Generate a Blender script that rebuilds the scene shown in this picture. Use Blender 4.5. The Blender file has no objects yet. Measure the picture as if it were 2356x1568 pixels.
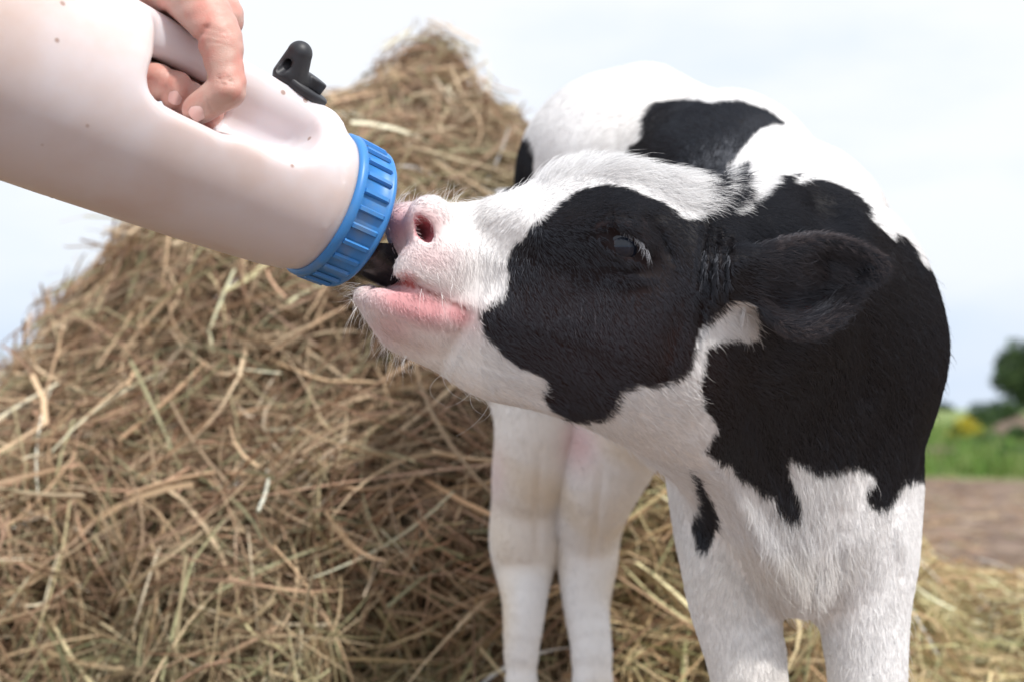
import bpy, math, random
import numpy as np
from mathutils import Vector, Matrix

scene = bpy.context.scene
random.seed(7)
rng = np.random.default_rng(7)

# ------------------------------------------------------------------ camera, sky, sun, exposure
F = 3272.0                      # focal length in picture units (picture 2356 wide)
CAM_Z = 0.57
PITCH = math.radians(2.73)
cam_data = bpy.data.cameras.new("camera")
cam_data.lens = 50.0
cam_data.sensor_width = 36.0
cam_data.clip_start = 0.05
cam_data.clip_end = 3000
cam_data.dof.use_dof = True
cam_data.dof.focus_distance = 0.945
cam_data.dof.aperture_fstop = 5.6
cam_data.dof.aperture_blades = 9
cam = bpy.data.objects.new("camera", cam_data)
scene.collection.objects.link(cam)
cam.location = (0, 0, CAM_Z)
cam.rotation_euler = (math.pi / 2 + PITCH, 0, 0)
scene.camera = cam

SUN_DIR = Vector((0.44, -0.42, 0.79)).normalized()
sun_elev = math.asin(SUN_DIR.z)
sun_az = math.atan2(SUN_DIR.x, SUN_DIR.y)

world = bpy.data.worlds.new("World")
scene.world = world
world.use_nodes = True
nt = world.node_tree
nt.nodes.clear()
def wn(t): return nt.nodes.new(t)
out = wn("ShaderNodeOutputWorld"); bg = wn("ShaderNodeBackground")
sky = wn("ShaderNodeTexSky"); sky.sky_type = 'NISHITA'; sky.sun_disc = False
sky.sun_elevation = sun_elev; sky.sun_rotation = sun_az
sky.air_density = 1.2; sky.dust_density = 2.5
tc = wn("ShaderNodeTexCoord")
mp = wn("ShaderNodeMapping"); mp.inputs['Scale'].default_value = (1.0, 1.0, 3.2); mp.inputs['Location'].default_value = (0.3, 1.2, 0.55)
no = wn("ShaderNodeTexNoise"); no.inputs['Scale'].default_value = 2.2; no.inputs['Detail'].default_value = 6; no.inputs['Roughness'].default_value = 0.55
sep = wn("ShaderNodeSeparateXYZ")
elev = wn("ShaderNodeMapRange"); elev.inputs['From Min'].default_value = -0.02; elev.inputs['From Max'].default_value = 0.22
cm = wn("ShaderNodeMapRange"); cm.inputs['From Min'].default_value = 0.40; cm.inputs['From Max'].default_value = 0.62
add = wn("ShaderNodeMath"); add.operation = 'MULTIPLY_ADD'
cloudcol = wn("ShaderNodeMix"); cloudcol.data_type = 'RGBA'
cloudcol.inputs['A'].default_value = (4.9, 5.95, 7.5, 1)      # thin veil between the clouds
cloudcol.inputs['B'].default_value = (7.35, 7.55, 7.9, 1)     # white cloud
mix = wn("ShaderNodeMix"); mix.data_type = 'RGBA'; mix.inputs['Factor'].default_value = 0.93
L = nt.links.new
L(tc.outputs['Generated'], mp.inputs['Vector']); L(mp.outputs[0], no.inputs['Vector'])
L(tc.outputs['Generated'], sep.inputs[0]); L(sep.outputs['Z'], elev.inputs['Value'])
L(no.outputs['Fac'], cm.inputs['Value'])
L(cm.outputs[0], add.inputs[0]); add.inputs[1].default_value = 0.55; 
el2 = wn("ShaderNodeMath"); el2.operation = 'MULTIPLY'; L(elev.outputs[0], el2.inputs[0]); el2.inputs[1].default_value = 0.62
L(el2.outputs[0], add.inputs[2]); add.use_clamp = True
L(add.outputs[0], cloudcol.inputs['Factor'])
L(sky.outputs[0], mix.inputs['A']); L(cloudcol.outputs['Result'], mix.inputs['B'])
L(mix.outputs['Result'], bg.inputs['Color']); bg.inputs['Strength'].default_value = 0.1
L(bg.outputs[0], out.inputs['Surface'])

sd = bpy.data.lights.new("sun", 'SUN'); sd.energy = 2.9; sd.angle = math.radians(3.0); sd.color = (1.0, 0.965, 0.92)
so = bpy.data.objects.new("sun", sd); scene.collection.objects.link(so)
so.rotation_euler = SUN_DIR.to_track_quat('Z', 'Y').to_euler()
so.location = (3, 1, 6)

vs = scene.view_settings
vs.view_transform = 'Standard'; vs.look = 'None'; vs.gamma = 1.0; vs.exposure = 0.48
vs.use_curve_mapping = False
scene.cycles.max_bounces = 8
scene.cycles.transparent_max_bounces = 8
scene.cycles.use_denoising = True
scene.cycles_curves.shape = 'RIBBONS'

# ------------------------------------------------------------------ helpers
CP, SP = math.cos(PITCH), math.sin(PITCH)
def C3(px, py, D):
    "point at picture position and depth, in the camera's axes: right, up, away"
    return np.array([(px - 1178) / F * D, (784 - py) / F * D, D], dtype=np.float64)
def to_world(c):
    c = np.asarray(c, dtype=np.float64)
    x, y, z = c[..., 0], c[..., 1], c[..., 2]
    return np.stack([x, z * CP - y * SP, CAM_Z + z * SP + y * CP], -1)
def to_world_dir(c):
    c = np.asarray(c, dtype=np.float64)
    x, y, z = c[..., 0], c[..., 1], c[..., 2]
    return np.stack([x, z * CP - y * SP, z * SP + y * CP], -1)
def from_world(w):
    w = np.asarray(w, dtype=np.float64)
    x, y, z = w[..., 0], w[..., 1], w[..., 2] - CAM_Z
    return np.stack([x, z * CP - y * SP, y * CP + z * SP], -1)
def PW(px, py, D): return to_world(C3(px, py, D))
def CW(x, y, z): return from_world(np.array([x, y, z], dtype=float))
def unit(v):
    v = np.asarray(v, dtype=float); return v / (np.linalg.norm(v, axis=-1, keepdims=True) + 1e-12)

def smin(a, b, k):
    h = np.clip(0.5 + 0.5 * (b - a) / k, 0, 1)
    return b * (1 - h) + a * h - k * h * (1 - h)
def smax(a, b, k): return -smin(-a, -b, k)
def cone(p, a, b, ra, rb):
    "tapered capsule"
    ab = b - a; h = np.clip(((p - a) @ ab) / (ab @ ab + 1e-12), 0, 1)
    return np.linalg.norm(p - a - h[:, None] * ab, axis=1) - (ra + (rb - ra) * h)
def chain(p, pts, k=0.0):
    d = None
    for (a, ra), (b, rb) in zip(pts[:-1], pts[1:]):
        q = cone(p, a, b, ra, rb)
        d = q if d is None else (np.minimum(d, q) if k == 0 else smin(d, q, k))
    return d
def limb(p, pts, n=3, k=.0035):
    "tapered limb through the given points and radii"
    Q_ = np.array([[*a, r_] for a, r_ in pts]); Q_ = np.vstack([2 * Q_[0] - Q_[1], Q_, 2 * Q_[-1] - Q_[-2]]); o = []
    for i in range(1, len(Q_) - 2):
        a, b, c, d = Q_[i - 1:i + 3]
        for t in np.arange(n) / n: o.append(.5 * (2 * b + (c - a) * t + (2 * a - 5 * b + 4 * c - d) * t * t + (3 * b - a - 3 * c + d) * t ** 3))
    o.append(Q_[-2]); d = None
    for a, b in zip(o[:-1], o[1:]):
        q = cone(p, a[:3], b[:3], a[3], b[3]); d = q if d is None else smin(d, q, k)
    return d
def ellip(p, c, r, R=None):
    q = p - c
    if R is not None: q = q @ R.T
    q = q / np.asarray(r); k0 = np.linalg.norm(q, axis=1); k1 = np.linalg.norm(q / np.asarray(r), axis=1) + 1e-9
    return k0 * (k0 - 1) / k1
def rotz(deg):
    a = math.radians(deg); return np.array([[math.cos(a), math.sin(a), 0], [-math.sin(a), math.cos(a), 0], [0, 0, 1]])

def catmull(pts, n=6):
    P = np.asarray(pts, float); N = len(P); o = []
    for i in range(N):
        p0, p1, p2, p3 = P[i - 1], P[i], P[(i + 1) % N], P[(i + 2) % N]
        for t in np.arange(n) / n:
            o.append(0.5 * ((2 * p1) + (-p0 + p2) * t + (2 * p0 - 5 * p1 + 4 * p2 - p3) * t * t + (-p0 + 3 * p1 - 3 * p2 + p3) * t ** 3))
    return np.array(o)
def poly_sd(pts, Q):
    "signed distance to a closed polygon, positive inside"
    A = pts; B = np.roll(pts, -1, 0); best = np.full(len(Q), 1e9); ins = np.zeros(len(Q), bool)
    for a, b in zip(A, B):
        ab = b - a; h = np.clip(((Q - a) @ ab) / (ab @ ab + 1e-15), 0, 1)
        d = Q - a - h[:, None] * ab; best = np.minimum(best, (d * d).sum(1))
        c = (a[1] > Q[:, 1]) != (b[1] > Q[:, 1])
        xs = (b[0] - a[0]) * (Q[:, 1] - a[1]) / (b[1] - a[1] + 1e-15) + a[0]
        ins ^= c & (Q[:, 0] < xs)
    s = np.sqrt(best); return np.where(ins, s, -s)
class Raster:
    "a closed outline as a smooth distance map"
    def __init__(self, pts, step, blur=0, smooth=True):
        P = catmull(pts) if smooth else np.asarray(pts, float)
        pad = step * 24
        self.lo = P.min(0) - pad; hi = P.max(0) + pad; self.h = step
        n = np.ceil((hi - self.lo) / step).astype(int) + 1; self.n = n
        X, Y = np.meshgrid(self.lo[0] + np.arange(n[0]) * step, self.lo[1] + np.arange(n[1]) * step, indexing='ij')
        g = poly_sd(P, np.stack([X.ravel(), Y.ravel()], 1)).reshape(n[0], n[1])
        if blur:
            w = np.exp(-0.5 * (np.arange(-3 * blur, 3 * blur + 1) / blur) ** 2); w /= w.sum()
            gp = np.pad(g, 3 * blur, mode='edge')
            gp = np.apply_along_axis(lambda m: np.convolve(m, w, 'valid'), 0, gp)
            g = np.apply_along_axis(lambda m: np.convolve(m, w, 'valid'), 1, gp)
        self.g = g
    def __call__(self, x, y):
        fx = np.clip((x - self.lo[0]) / self.h, 0, self.n[0] - 1.001); fy = np.clip((y - self.lo[1]) / self.h, 0, self.n[1] - 1.001)
        i = fx.astype(int); j = fy.astype(int); u = fx - i; v = fy - j; g = self.g
        r = g[i, j] * (1 - u) * (1 - v) + g[i + 1, j] * u * (1 - v) + g[i, j + 1] * (1 - u) * v + g[i + 1, j + 1] * u * v
        ex = np.abs(x - self.lo[0] - fx * self.h) + np.abs(y - self.lo[1] - fy * self.h)
        return r - ex

def noise3(p, f, seed=0):
    "cheap smooth noise in -1..1"
    r = np.random.default_rng(seed); s = 0
    for i in range(5):
        k = r.normal(size=3); k = k / np.linalg.norm(k) * f * (0.7 + 0.25 * i); s = s + np.sin(p @ k + r.uniform(0, 6.28))
    return s / 3.0

def polygonize(fn, lo, hi, h, B=4, newton=2, slack=1.7):
    lo = np.asarray(lo, float); hi = np.asarray(hi, float)
    nb = np.ceil((hi - lo) / (h * B)).astype(int)
    def ev(p):
        o = np.empty(len(p), np.float32)
        for i in range(0, len(p), 200000): o[i:i + 200000] = fn(p[i:i + 200000])
        return o
    I = np.stack(np.meshgrid(*[np.arange(n) for n in nb], indexing='ij'), -1).reshape(-1, 3)
    dc = ev(lo + (I * B + (B - 1) / 2) * h).reshape(nb)
    V = np.repeat(np.repeat(np.repeat(dc, B, 0), B, 1), B, 2)
    act = np.argwhere(np.abs(dc) < h * B * slack)
    off = np.stack(np.meshgrid(*[np.arange(B)] * 3, indexing='ij'), -1).reshape(-1, 3)
    for c in range(0, len(act), 4000):
        idx = (act[c:c + 4000, None, :] * B + off[None]).reshape(-1, 3)
        V[idx[:, 0], idx[:, 1], idx[:, 2]] = ev(lo + idx * h)
    ins = (V < 0)
    s = np.zeros(tuple(np.array(V.shape) - 1), np.uint8)
    cor = [(i, j, k) for i in (0, 1) for j in (0, 1) for k in (0, 1)]
    sh = s.shape
    for (i, j, k) in cor: s += ins[i:i + sh[0], j:j + sh[1], k:k + sh[2]]
    cells = np.argwhere((s > 0) & (s < 8))
    cv = np.stack([V[cells[:, 0] + i, cells[:, 1] + j, cells[:, 2] + k] for (i, j, k) in cor], 1)
    acc = np.zeros((len(cells), 3)); cnt = np.zeros(len(cells))
    for a in range(8):
        for b in range(a + 1, 8):
            if sum(abs(cor[a][q] - cor[b][q]) for q in range(3)) != 1: continue
            va, vb = cv[:, a], cv[:, b]; m = (va < 0) != (vb < 0)
            t = np.where(m, va / np.where(m, va - vb, 1), 0)
            p = np.array(cor[a]) + t[:, None] * (np.array(cor[b]) - np.array(cor[a]))
            acc += p * m[:, None]; cnt += m
    P = lo + (cells + acc / cnt[:, None]) * h
    vid = np.full(sh, -1, np.int32); vid[cells[:, 0], cells[:, 1], cells[:, 2]] = np.arange(len(cells))
    faces = []
    for ax in range(3):
        o1, o2 = (ax + 1) % 3, (ax + 2) % 3
        sl0 = [slice(1, -1)] * 3; sl1 = [slice(1, -1)] * 3
        sl0[ax] = slice(0, -1); sl1[ax] = slice(1, None)
        A = ins[tuple(sl0)]; Bq = ins[tuple(sl1)]
        e = np.argwhere(A != Bq)
        if not len(e): continue
        flip = A[e[:, 0], e[:, 1], e[:, 2]]
        n = e.copy()
        for q in range(3):
            if q != ax: n[:, q] += 1
        def cell(d1, d2):
            c = n.copy(); c[:, o1] -= d1; c[:, o2] -= d2
            return vid[c[:, 0], c[:, 1], c[:, 2]]
        q4 = np.stack([cell(1, 1), cell(0, 1), cell(0, 0), cell(1, 0)], 1)
        q4[~flip] = q4[~flip][:, ::-1]
        faces.append(q4[(q4 >= 0).all(1)])
    Fq = np.concatenate(faces)
    e = h * 0.35
    def grad(p, d0):
        g = np.stack([ev(p + np.eye(3)[q] * e) - d0 for q in range(3)], 1) / e
        return g
    for _ in range(newton):
        d = ev(P); g = grad(P, d); gg = (g * g).sum(1) + 1e-3
        step = -(d / gg)[:, None] * g; ln = np.linalg.norm(step, axis=1, keepdims=True) + 1e-12
        P = P + step * np.minimum(1, h * 0.6 / ln)
    d = ev(P); g = grad(P, d)
    return P, Fq, unit(g)

def link(ob, parent=None):
    scene.collection.objects.link(ob)
    if parent is not None: ob.parent = parent
    return ob
def tag(o, label=None, cat=None, group=None, kind=None):
    if label: o["label"] = label
    if cat: o["category"] = cat
    if group: o["group"] = group
    if kind: o["kind"] = kind
    return o
def empty(name, loc=(0, 0, 0)):
    o = bpy.data.objects.new(name, None); o.location = loc; o.empty_display_size = 0.05
    scene.collection.objects.link(o); return o
def mesh_np(name, V, Fq, mat, parent=None, smooth=True, attrs=None, local=True):
    "V in world space; faces all with the same number of corners"
    V = np.asarray(V, float)
    if parent is not None and local: V = V - np.array(parent.matrix_world.translation if parent.parent else parent.location)
    me = bpy.data.meshes.new(name); nf, k = Fq.shape
    me.vertices.add(len(V)); me.vertices.foreach_set("co", V.astype(np.float32).ravel())
    me.loops.add(nf * k); me.loops.foreach_set("vertex_index", Fq.astype(np.int32).ravel())
    me.polygons.add(nf); me.polygons.foreach_set("loop_start", (np.arange(nf) * k).astype(np.int32))
    me.polygons.foreach_set("loop_total", np.full(nf, k, np.int32))
    me.polygons.foreach_set("use_smooth", np.full(nf, smooth))
    me.update(calc_edges=True); me.materials.append(mat)
    for an, val in (attrs or {}).items():
        at = me.attributes.new(an, 'FLOAT_COLOR', 'POINT')
        c = np.ones((len(V), 4), np.float32); c[:, :3] = val; at.data.foreach_set("color", c.ravel())
    return link(bpy.data.objects.new(name, me), parent)
def hairs(name, pts, rad, col, mat, parent=None):
    "pts N,K,3 world; rad N,K; col N,3"
    N, K, _ = pts.shape
    if parent is not None: pts = pts - np.array(parent.location)
    c = bpy.data.hair_curves.new(name); c.add_curves([K] * N)
    c.position_data.foreach_set("vector", pts.astype(np.float32).ravel())
    r = c.attributes.new("radius", 'FLOAT', 'POINT') if "radius" not in c.attributes else c.attributes["radius"]
    r.data.foreach_set("value", rad.astype(np.float32).ravel())
    a = c.attributes.new("col", 'FLOAT_COLOR', 'CURVE')
    cc = np.ones((N, 4), np.float32); cc[:, :3] = col; a.data.foreach_set("color", cc.ravel())
    c.materials.append(mat)
    return link(bpy.data.objects.new(name, c), parent)

# ------------------------------------------------------------------ materials
def mat(name):
    m = bpy.data.materials.new(name); m.use_nodes = True
    return m, m.node_tree, m.node_tree.nodes["Principled BSDF"]
def simple(name, col, rough=0.6, spec=0.5, noise=None, bump=0.0, sss=0.0, sssr=(1, 0.4, 0.3), ssss=0.01, coat=0.0):
    m, t, b = mat(name)
    b.inputs['Base Color'].default_value = (*col, 1); b.inputs['Roughness'].default_value = rough
    b.inputs['Specular IOR Level'].default_value = spec
    if noise:
        col2, scale, lo, hi = noise
        c = t.nodes.new("ShaderNodeTexCoord"); n = t.nodes.new("ShaderNodeTexNoise"); n.inputs['Scale'].default_value = scale; n.inputs['Detail'].default_value = 6
        r = t.nodes.new("ShaderNodeMapRange"); r.inputs['From Min'].default_value = lo; r.inputs['From Max'].default_value = hi
        x = t.nodes.new("ShaderNodeMix"); x.data_type = 'RGBA'; x.inputs['A'].default_value = (*col, 1); x.inputs['B'].default_value = (*col2, 1)
        t.links.new(c.outputs['Object'], n.inputs['Vector']); t.links.new(n.outputs['Fac'], r.inputs['Value'])
        t.links.new(r.outputs[0], x.inputs['Factor']); t.links.new(x.outputs['Result'], b.inputs['Base Color'])
        if bump:
            bp = t.nodes.new("ShaderNodeBump"); bp.inputs['Strength'].default_value = 0.5; bp.inputs['Distance'].default_value = bump
            t.links.new(n.outputs['Fac'], bp.inputs['Height']); t.links.new(bp.outputs[0], b.inputs['Normal'])
    if sss:
        b.inputs['Subsurface Weight'].default_value = sss; b.inputs['Subsurface Radius'].default_value = sssr; b.inputs['Subsurface Scale'].default_value = ssss
    if coat: b.inputs['Coat Weight'].default_value = coat; b.inputs['Coat Roughness'].default_value = 0.1
    return m
def attr_mat(name, rough=0.6, spec=0.3, gain=1.0, trans=0.0, bump=None):
    m, t, b = mat(name)
    a = t.nodes.new("ShaderNodeAttribute"); a.attribute_name = "col"
    t.links.new(a.outputs['Color'], b.inputs['Base Color'])
    b.inputs['Roughness'].default_value = rough; b.inputs['Specular IOR Level'].default_value = spec
    if trans:
        tr = t.nodes.new("ShaderNodeBsdfTranslucent"); mx = t.nodes.new("ShaderNodeMixShader"); mx.inputs[0].default_value = trans
        t.links.new(a.outputs['Color'], tr.inputs[0]); t.links.new(b.outputs[0], mx.inputs[1]); t.links.new(tr.outputs[0], mx.inputs[2])
        t.links.new(mx.outputs[0], t.nodes["Material Output"].inputs[0])
    return m
M_hide = attr_mat("calf_skin", 0.55, 0.12)
M_fur = attr_mat("fur", 0.5, 0.04, trans=0.10)
def add_gloss(m, w):
    t = m.node_tree; o = t.nodes["Material Output"]; src = o.inputs[0].links[0].from_socket
    h = t.nodes.new("ShaderNodeBsdfHair"); h.component = 'Reflection'; h.inputs['Color'].default_value = (.80, .86, 1, 1)
    h.inputs['RoughnessU'].default_value = .16; h.inputs['RoughnessV'].default_value = .32; h.inputs['Offset'].default_value = math.radians(-4)
    x = t.nodes.new("ShaderNodeMixShader"); x.inputs[0].default_value = w
    t.links.new(src, x.inputs[1]); t.links.new(h.outputs[0], x.inputs[2]); t.links.new(x.outputs[0], o.inputs[0])
add_gloss(M_fur, .058)
M_straw = attr_mat("straw", 0.6, 0.35, trans=0.15)
M_leaf = attr_mat("leaf", 0.55, 0.4, trans=0.25)
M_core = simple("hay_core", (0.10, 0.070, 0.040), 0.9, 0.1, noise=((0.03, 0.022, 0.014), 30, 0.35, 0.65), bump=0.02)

# ------------------------------------------------------------------ ribbons (straw, grass, leaves)
def ribbons(P0, T, N0, Ln, Wd, col, K=5, bend=0.25, kink=0.25, taper=True, r=rng):
    "arrays of straws: start points, tangents, up hints; returns vertices, quads and colours"
    n = len(P0); T = unit(T); S = unit(np.cross(T, N0) + 1e-6 * r.normal(size=(n, 3))); U = np.cross(S, T)
    s = np.linspace(0, 1, K + 1)[None, :, None]
    b1 = r.normal(0, bend, (n, 1, 1)); b2 = r.normal(0, bend * 0.45, (n, 1, 1))
    kp = r.uniform(0.25, 0.8, (n, 1, 1)); kd = r.normal(0, 0.5, (n, 1, 1)) * (r.random((n, 1, 1)) < kink)
    L_ = Ln[:, None, None]
    kk = np.maximum(s - kp, 0) * kd
    pts = P0[:, None] + L_ * (T[:, None] * (s - np.abs(kk) * 0.4) + S[:, None] * (b1 * s * (1 - s) * 1.6 + kk) + U[:, None] * (b2 * s * (1 - s) * 1.6 - 0.1 * s * s * np.abs(b2)))
    roll = r.uniform(0, math.pi, (n, 1, 1)) + s * r.normal(0, 0.8, (n, 1, 1))
    wv = S[:, None] * np.cos(roll) + U[:, None] * np.sin(roll)
    w = Wd[:, None, None] * 0.5 * ((0.75 + 0.35 * np.sin(s * 3.0) - 0.45 * s) if taper else 1.0)
    V = np.stack([pts - wv * w, pts + wv * w], 2).reshape(-1, 3)
    base = (np.arange(n) * (K + 1) * 2)[:, None] + (np.arange(K) * 2)[None]
    Fq = np.stack([base, base + 1, base + 3, base + 2], -1).reshape(-1, 4)
    C_ = np.repeat(col, (K + 1) * 2, 0)
    return V, Fq, C_
def straw_cols(n, r=rng, green=0.25, bright=1.0):
    pal = np.array([[0.35, 0.245, 0.155], [0.43, 0.32, 0.205], [0.24, 0.15, 0.095], [0.54, 0.43, 0.29], [0.33, 0.215, 0.145], [0.39, 0.345, 0.21], [0.26, 0.25, 0.145], [0.68, 0.58, 0.44]])
    w = np.array([.2, .2, .16, .12, .14, .08, .06, .04]); w[5:7] *= green / 0.14; w /= w.sum()
    c = pal[r.choice(len(pal), n, p=w)] * r.uniform(0.62, 1.28, (n, 1)) * bright; c = (c * .97 + .03 * c.mean(1, keepdims=True)) * [1.00, .965, .935]
    return np.clip(c, 0, 0.85)

# ------------------------------------------------------------------ ground
def height(x, y):
    p = np.stack([x, y, 0 * x], -1)
    d = np.clip((y - 4) / 6, 0, 1)
    return 0.02 * noise3(p, 3, 3) * d + 0.08 * d * noise3(p, 0.6, 5) * (y < 200)
def make_ground():
    ys = np.concatenate([np.linspace(-6, 3, 12), np.linspace(3.2, 16, 60), np.geomspace(16.5, 2500, 60)])
    xs = np.concatenate([-np.geomspace(1500, 12, 26), np.linspace(-11.5, 11.5, 90), np.geomspace(12, 1500, 26)])
    X, Y = np.meshgrid(xs, ys, indexing='ij'); Z = height(X.ravel(), Y.ravel()).reshape(X.shape)
    V = np.stack([X, Y, Z], -1).reshape(-1, 3); nx, ny = X.shape
    i = np.arange(nx - 1)[:, None] * ny + np.arange(ny - 1)[None]
    Fq = np.stack([i, i + ny, i + ny + 1, i + 1], -1).reshape(-1, 4)
    m, t, b = mat("ground_soil"); N = t.nodes.new
    geo = N("ShaderNodeNewGeometry"); sp = N("ShaderNodeSeparateXYZ"); t.links.new(geo.outputs['Position'], sp.inputs[0])
    n1 = N("ShaderNodeTexNoise"); n1.inputs['Scale'].default_value = 1.6; n1.inputs['Detail'].default_value = 8; t.links.new(geo.outputs['Position'], n1.inputs['Vector'])
    n2 = N("ShaderNodeTexNoise"); n2.inputs['Scale'].default_value = 14; n2.inputs['Detail'].default_value = 8; t.links.new(geo.outputs['Position'], n2.inputs['Vector'])
    soil = N("ShaderNodeMix"); soil.data_type = 'RGBA'; soil.inputs['A'].default_value = (0.15, 0.098, 0.070, 1); soil.inputs['B'].default_value = (0.30, 0.215, 0.16, 1)
    mr = N("ShaderNodeMapRange"); mr.inputs['From Min'].default_value = 0.38; mr.inputs['From Max'].default_value = 0.62; t.links.new(n1.outputs['Fac'], mr.inputs['Value']); t.links.new(mr.outputs[0], soil.inputs['Factor'])
    gr = N("ShaderNodeMix"); gr.data_type = 'RGBA'; gr.inputs['A'].default_value = (0.12, 0.20, 0.045, 1); gr.inputs['B'].default_value = (0.26, 0.30, 0.10, 1)
    t.links.new(n2.outputs['Fac'], gr.inputs['Factor'])
    mm = N("ShaderNodeMath"); mm.operation = 'MULTIPLY_ADD'; t.links.new(n1.outputs['Fac'], mm.inputs[0]); mm.inputs[1].default_value = 3.0; t.links.new(sp.outputs['Y'], mm.inputs[2])
    g2 = N("ShaderNodeMapRange"); g2.inputs['From Min'].default_value = 12.6; g2.inputs['From Max'].default_value = 13.4; t.links.new(mm.outputs[0], g2.inputs['Value'])
    fin = N("ShaderNodeMix"); fin.data_type = 'RGBA'; t.links.new(g2.outputs[0], fin.inputs['Factor']); t.links.new(soil.outputs['Result'], fin.inputs['A']); t.links.new(gr.outputs['Result'], fin.inputs['B'])
    t.links.new(fin.outputs['Result'], b.inputs['Base Color']); b.inputs['Roughness'].default_value = 0.95
    bp = N("ShaderNodeBump"); bp.inputs['Distance'].default_value = 0.09; bp.inputs['Strength'].default_value = 1.0; t.links.new(n2.outputs['Fac'], bp.inputs['Height']); t.links.new(bp.outputs[0], b.inputs['Normal'])
    tag(mesh_np("ground", V, Fq, m), kind="structure")
make_ground()

def leaf_cloud(name, centres, radii, n, size, cols, mat_, parent=None, r=rng, flat=1.0):
    "leaf sized faces spread through a crown's volume"
    k = r.integers(0, len(centres), n); d = unit(r.normal(size=(n, 3))) * (r.random((n, 1)) ** 0.4)
    p = centres[k] + d * radii[k]
    a = unit(r.normal(size=(n, 3))); b = unit(np.cross(a, r.normal(size=(n, 3)))); s = (size * r.uniform(0.6, 1.4, n))[:, None]
    V = np.stack([p - a * s, p - b * s * 0.55, p + a * s, p + b * s * 0.55], 1).reshape(-1, 3)
    Fq = np.arange(n * 4).reshape(-1, 4)
    c = cols[r.integers(0, len(cols), n)] * r.uniform(0.7, 1.25, (n, 1))
    return mesh_np(name, V, Fq, mat_, parent, smooth=False, attrs={"col": np.repeat(c, 4, 0)})
def tube_mesh(name, pts, rad, mat_, parent=None, K=8):
    pts = np.asarray(pts, float); n = len(pts); T = unit(np.gradient(pts, axis=0)); R0 = np.array([0.3, 0.9, 0.2])
    S = unit(np.cross(T, R0)); U = np.cross(T, S); a = np.linspace(0, 2 * math.pi, K, endpoint=False)
    V = (pts[:, None] + np.asarray(rad)[:, None, None] * (S[:, None] * np.cos(a)[None, :, None] + U[:, None] * np.sin(a)[None, :, None])).reshape(-1, 3)
    i = np.arange(n - 1)[:, None] * K; j = np.arange(K)[None]; j2 = (j + 1) % K
    Fq = np.stack([i + j, i + j2, i + K + j2, i + K + j], -1).reshape(-1, 4)
    return mesh_np(name, V, Fq, mat_, parent)
M_bark = simple("bark", (0.12, 0.09, 0.065), 0.9, 0.2, noise=((0.06, 0.045, 0.03), 12, 0.4, 0.6), bump=0.02)
GREENS = np.array([[0.045, 0.085, 0.03], [0.07, 0.12, 0.04], [0.03, 0.06, 0.025], [0.10, 0.15, 0.05]])
def tree(px, py_base, D, H, R, n, label):
    b = PW(px, py_base, D); b[2] = 0
    t = tag(empty("tree", b), label, "tree", "trees at the edge of the field")
    tube_mesh("trunk", [b + [0, 0, -0.3], b + [0.1, 0, H * 0.3], b + [0, 0.1, H * 0.6], b + [0.2, 0, H * 0.8]], [0.05 * H, 0.035 * H, 0.025 * H, 0.01 * H], M_bark, t)
    k = 26; d = unit(rng.normal(size=(k, 3))) * rng.uniform(0.3, 1, (k, 1)); cs = b + [0, 0, H * 0.55] + d * [R * 0.85, R * 0.85, H * 0.38]
    leaf_cloud("crown", cs, np.repeat(rng.uniform(0.22, 0.4, (k, 1)) * R, 3, 1), n, 0.035 * H, GREENS, M_leaf, t)
tree(2400, 960, 70, 4.0, 2.9, 14000, "dark green broadleaf tree at the right edge of the picture, beyond the field")
tree(2640, 960, 80, 7.0, 3.6, 6000, "taller dark tree just outside the right edge, behind the field")
def treeline():
    n = 260; x = np.linspace(-420, 420, n) + rng.normal(0, 1, n); y = 520 + 15 * rng.normal(size=n)
    h = 2.2 + 1.3 * rng.random(n); cs = np.stack([x, y, h * 0.5], 1); rd = np.stack([h * 1.6, h * 1.2, h * 0.75], 1)
    tag(leaf_cloud("treeline", cs, rd, 26000, 0.8, np.array([[0.05, 0.09, 0.06], [0.06, 0.10, 0.07]]), M_leaf), "low far off line of woodland along the horizon", "woodland", kind="stuff")
treeline()
# earth mounds beside the field
M_earth = simple("earth", (0.20, 0.15, 0.12), 0.95, 0.1, noise=((0.10, 0.075, 0.055), 2.2, 0.4, 0.6), bump=0.05)
def mound(px, py, D, rx, ry, rz):
    c = PW(px, py, D); c[2] = 0
    a = np.linspace(0, 2 * math.pi, 40, endpoint=False); r = np.linspace(0, 1, 12)
    A, R_ = np.meshgrid(a, r, indexing='ij'); X = np.cos(A) * R_; Y = np.sin(A) * R_
    p = np.stack([X * rx, Y * ry, 0 * X], -1).reshape(-1, 3) + c
    Z = rz * (1 - R_ ** 2).ravel() * (1 + 0.25 * noise3(p, 5.0 / rx, 2)) - 0.06 + height(p[:, 0], p[:, 1]) ; p[:, 2] = Z
    i = np.arange(40)[:, None] * 12; i2 = (np.arange(40)[:, None] + 1) % 40 * 12; j = np.arange(11)[None]
    Fq = np.stack([i + j, i + j + 1, i2 + j + 1, i2 + j], -1).reshape(-1, 4)
    tag(mesh_np("earth_mound", p, Fq, M_earth), kind="structure")
mound(2150, 1085, 14, 0.5, 0.7, 0.22)
mound(2330, 1000, 24, 0.6, 0.5, 0.42)
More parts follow.
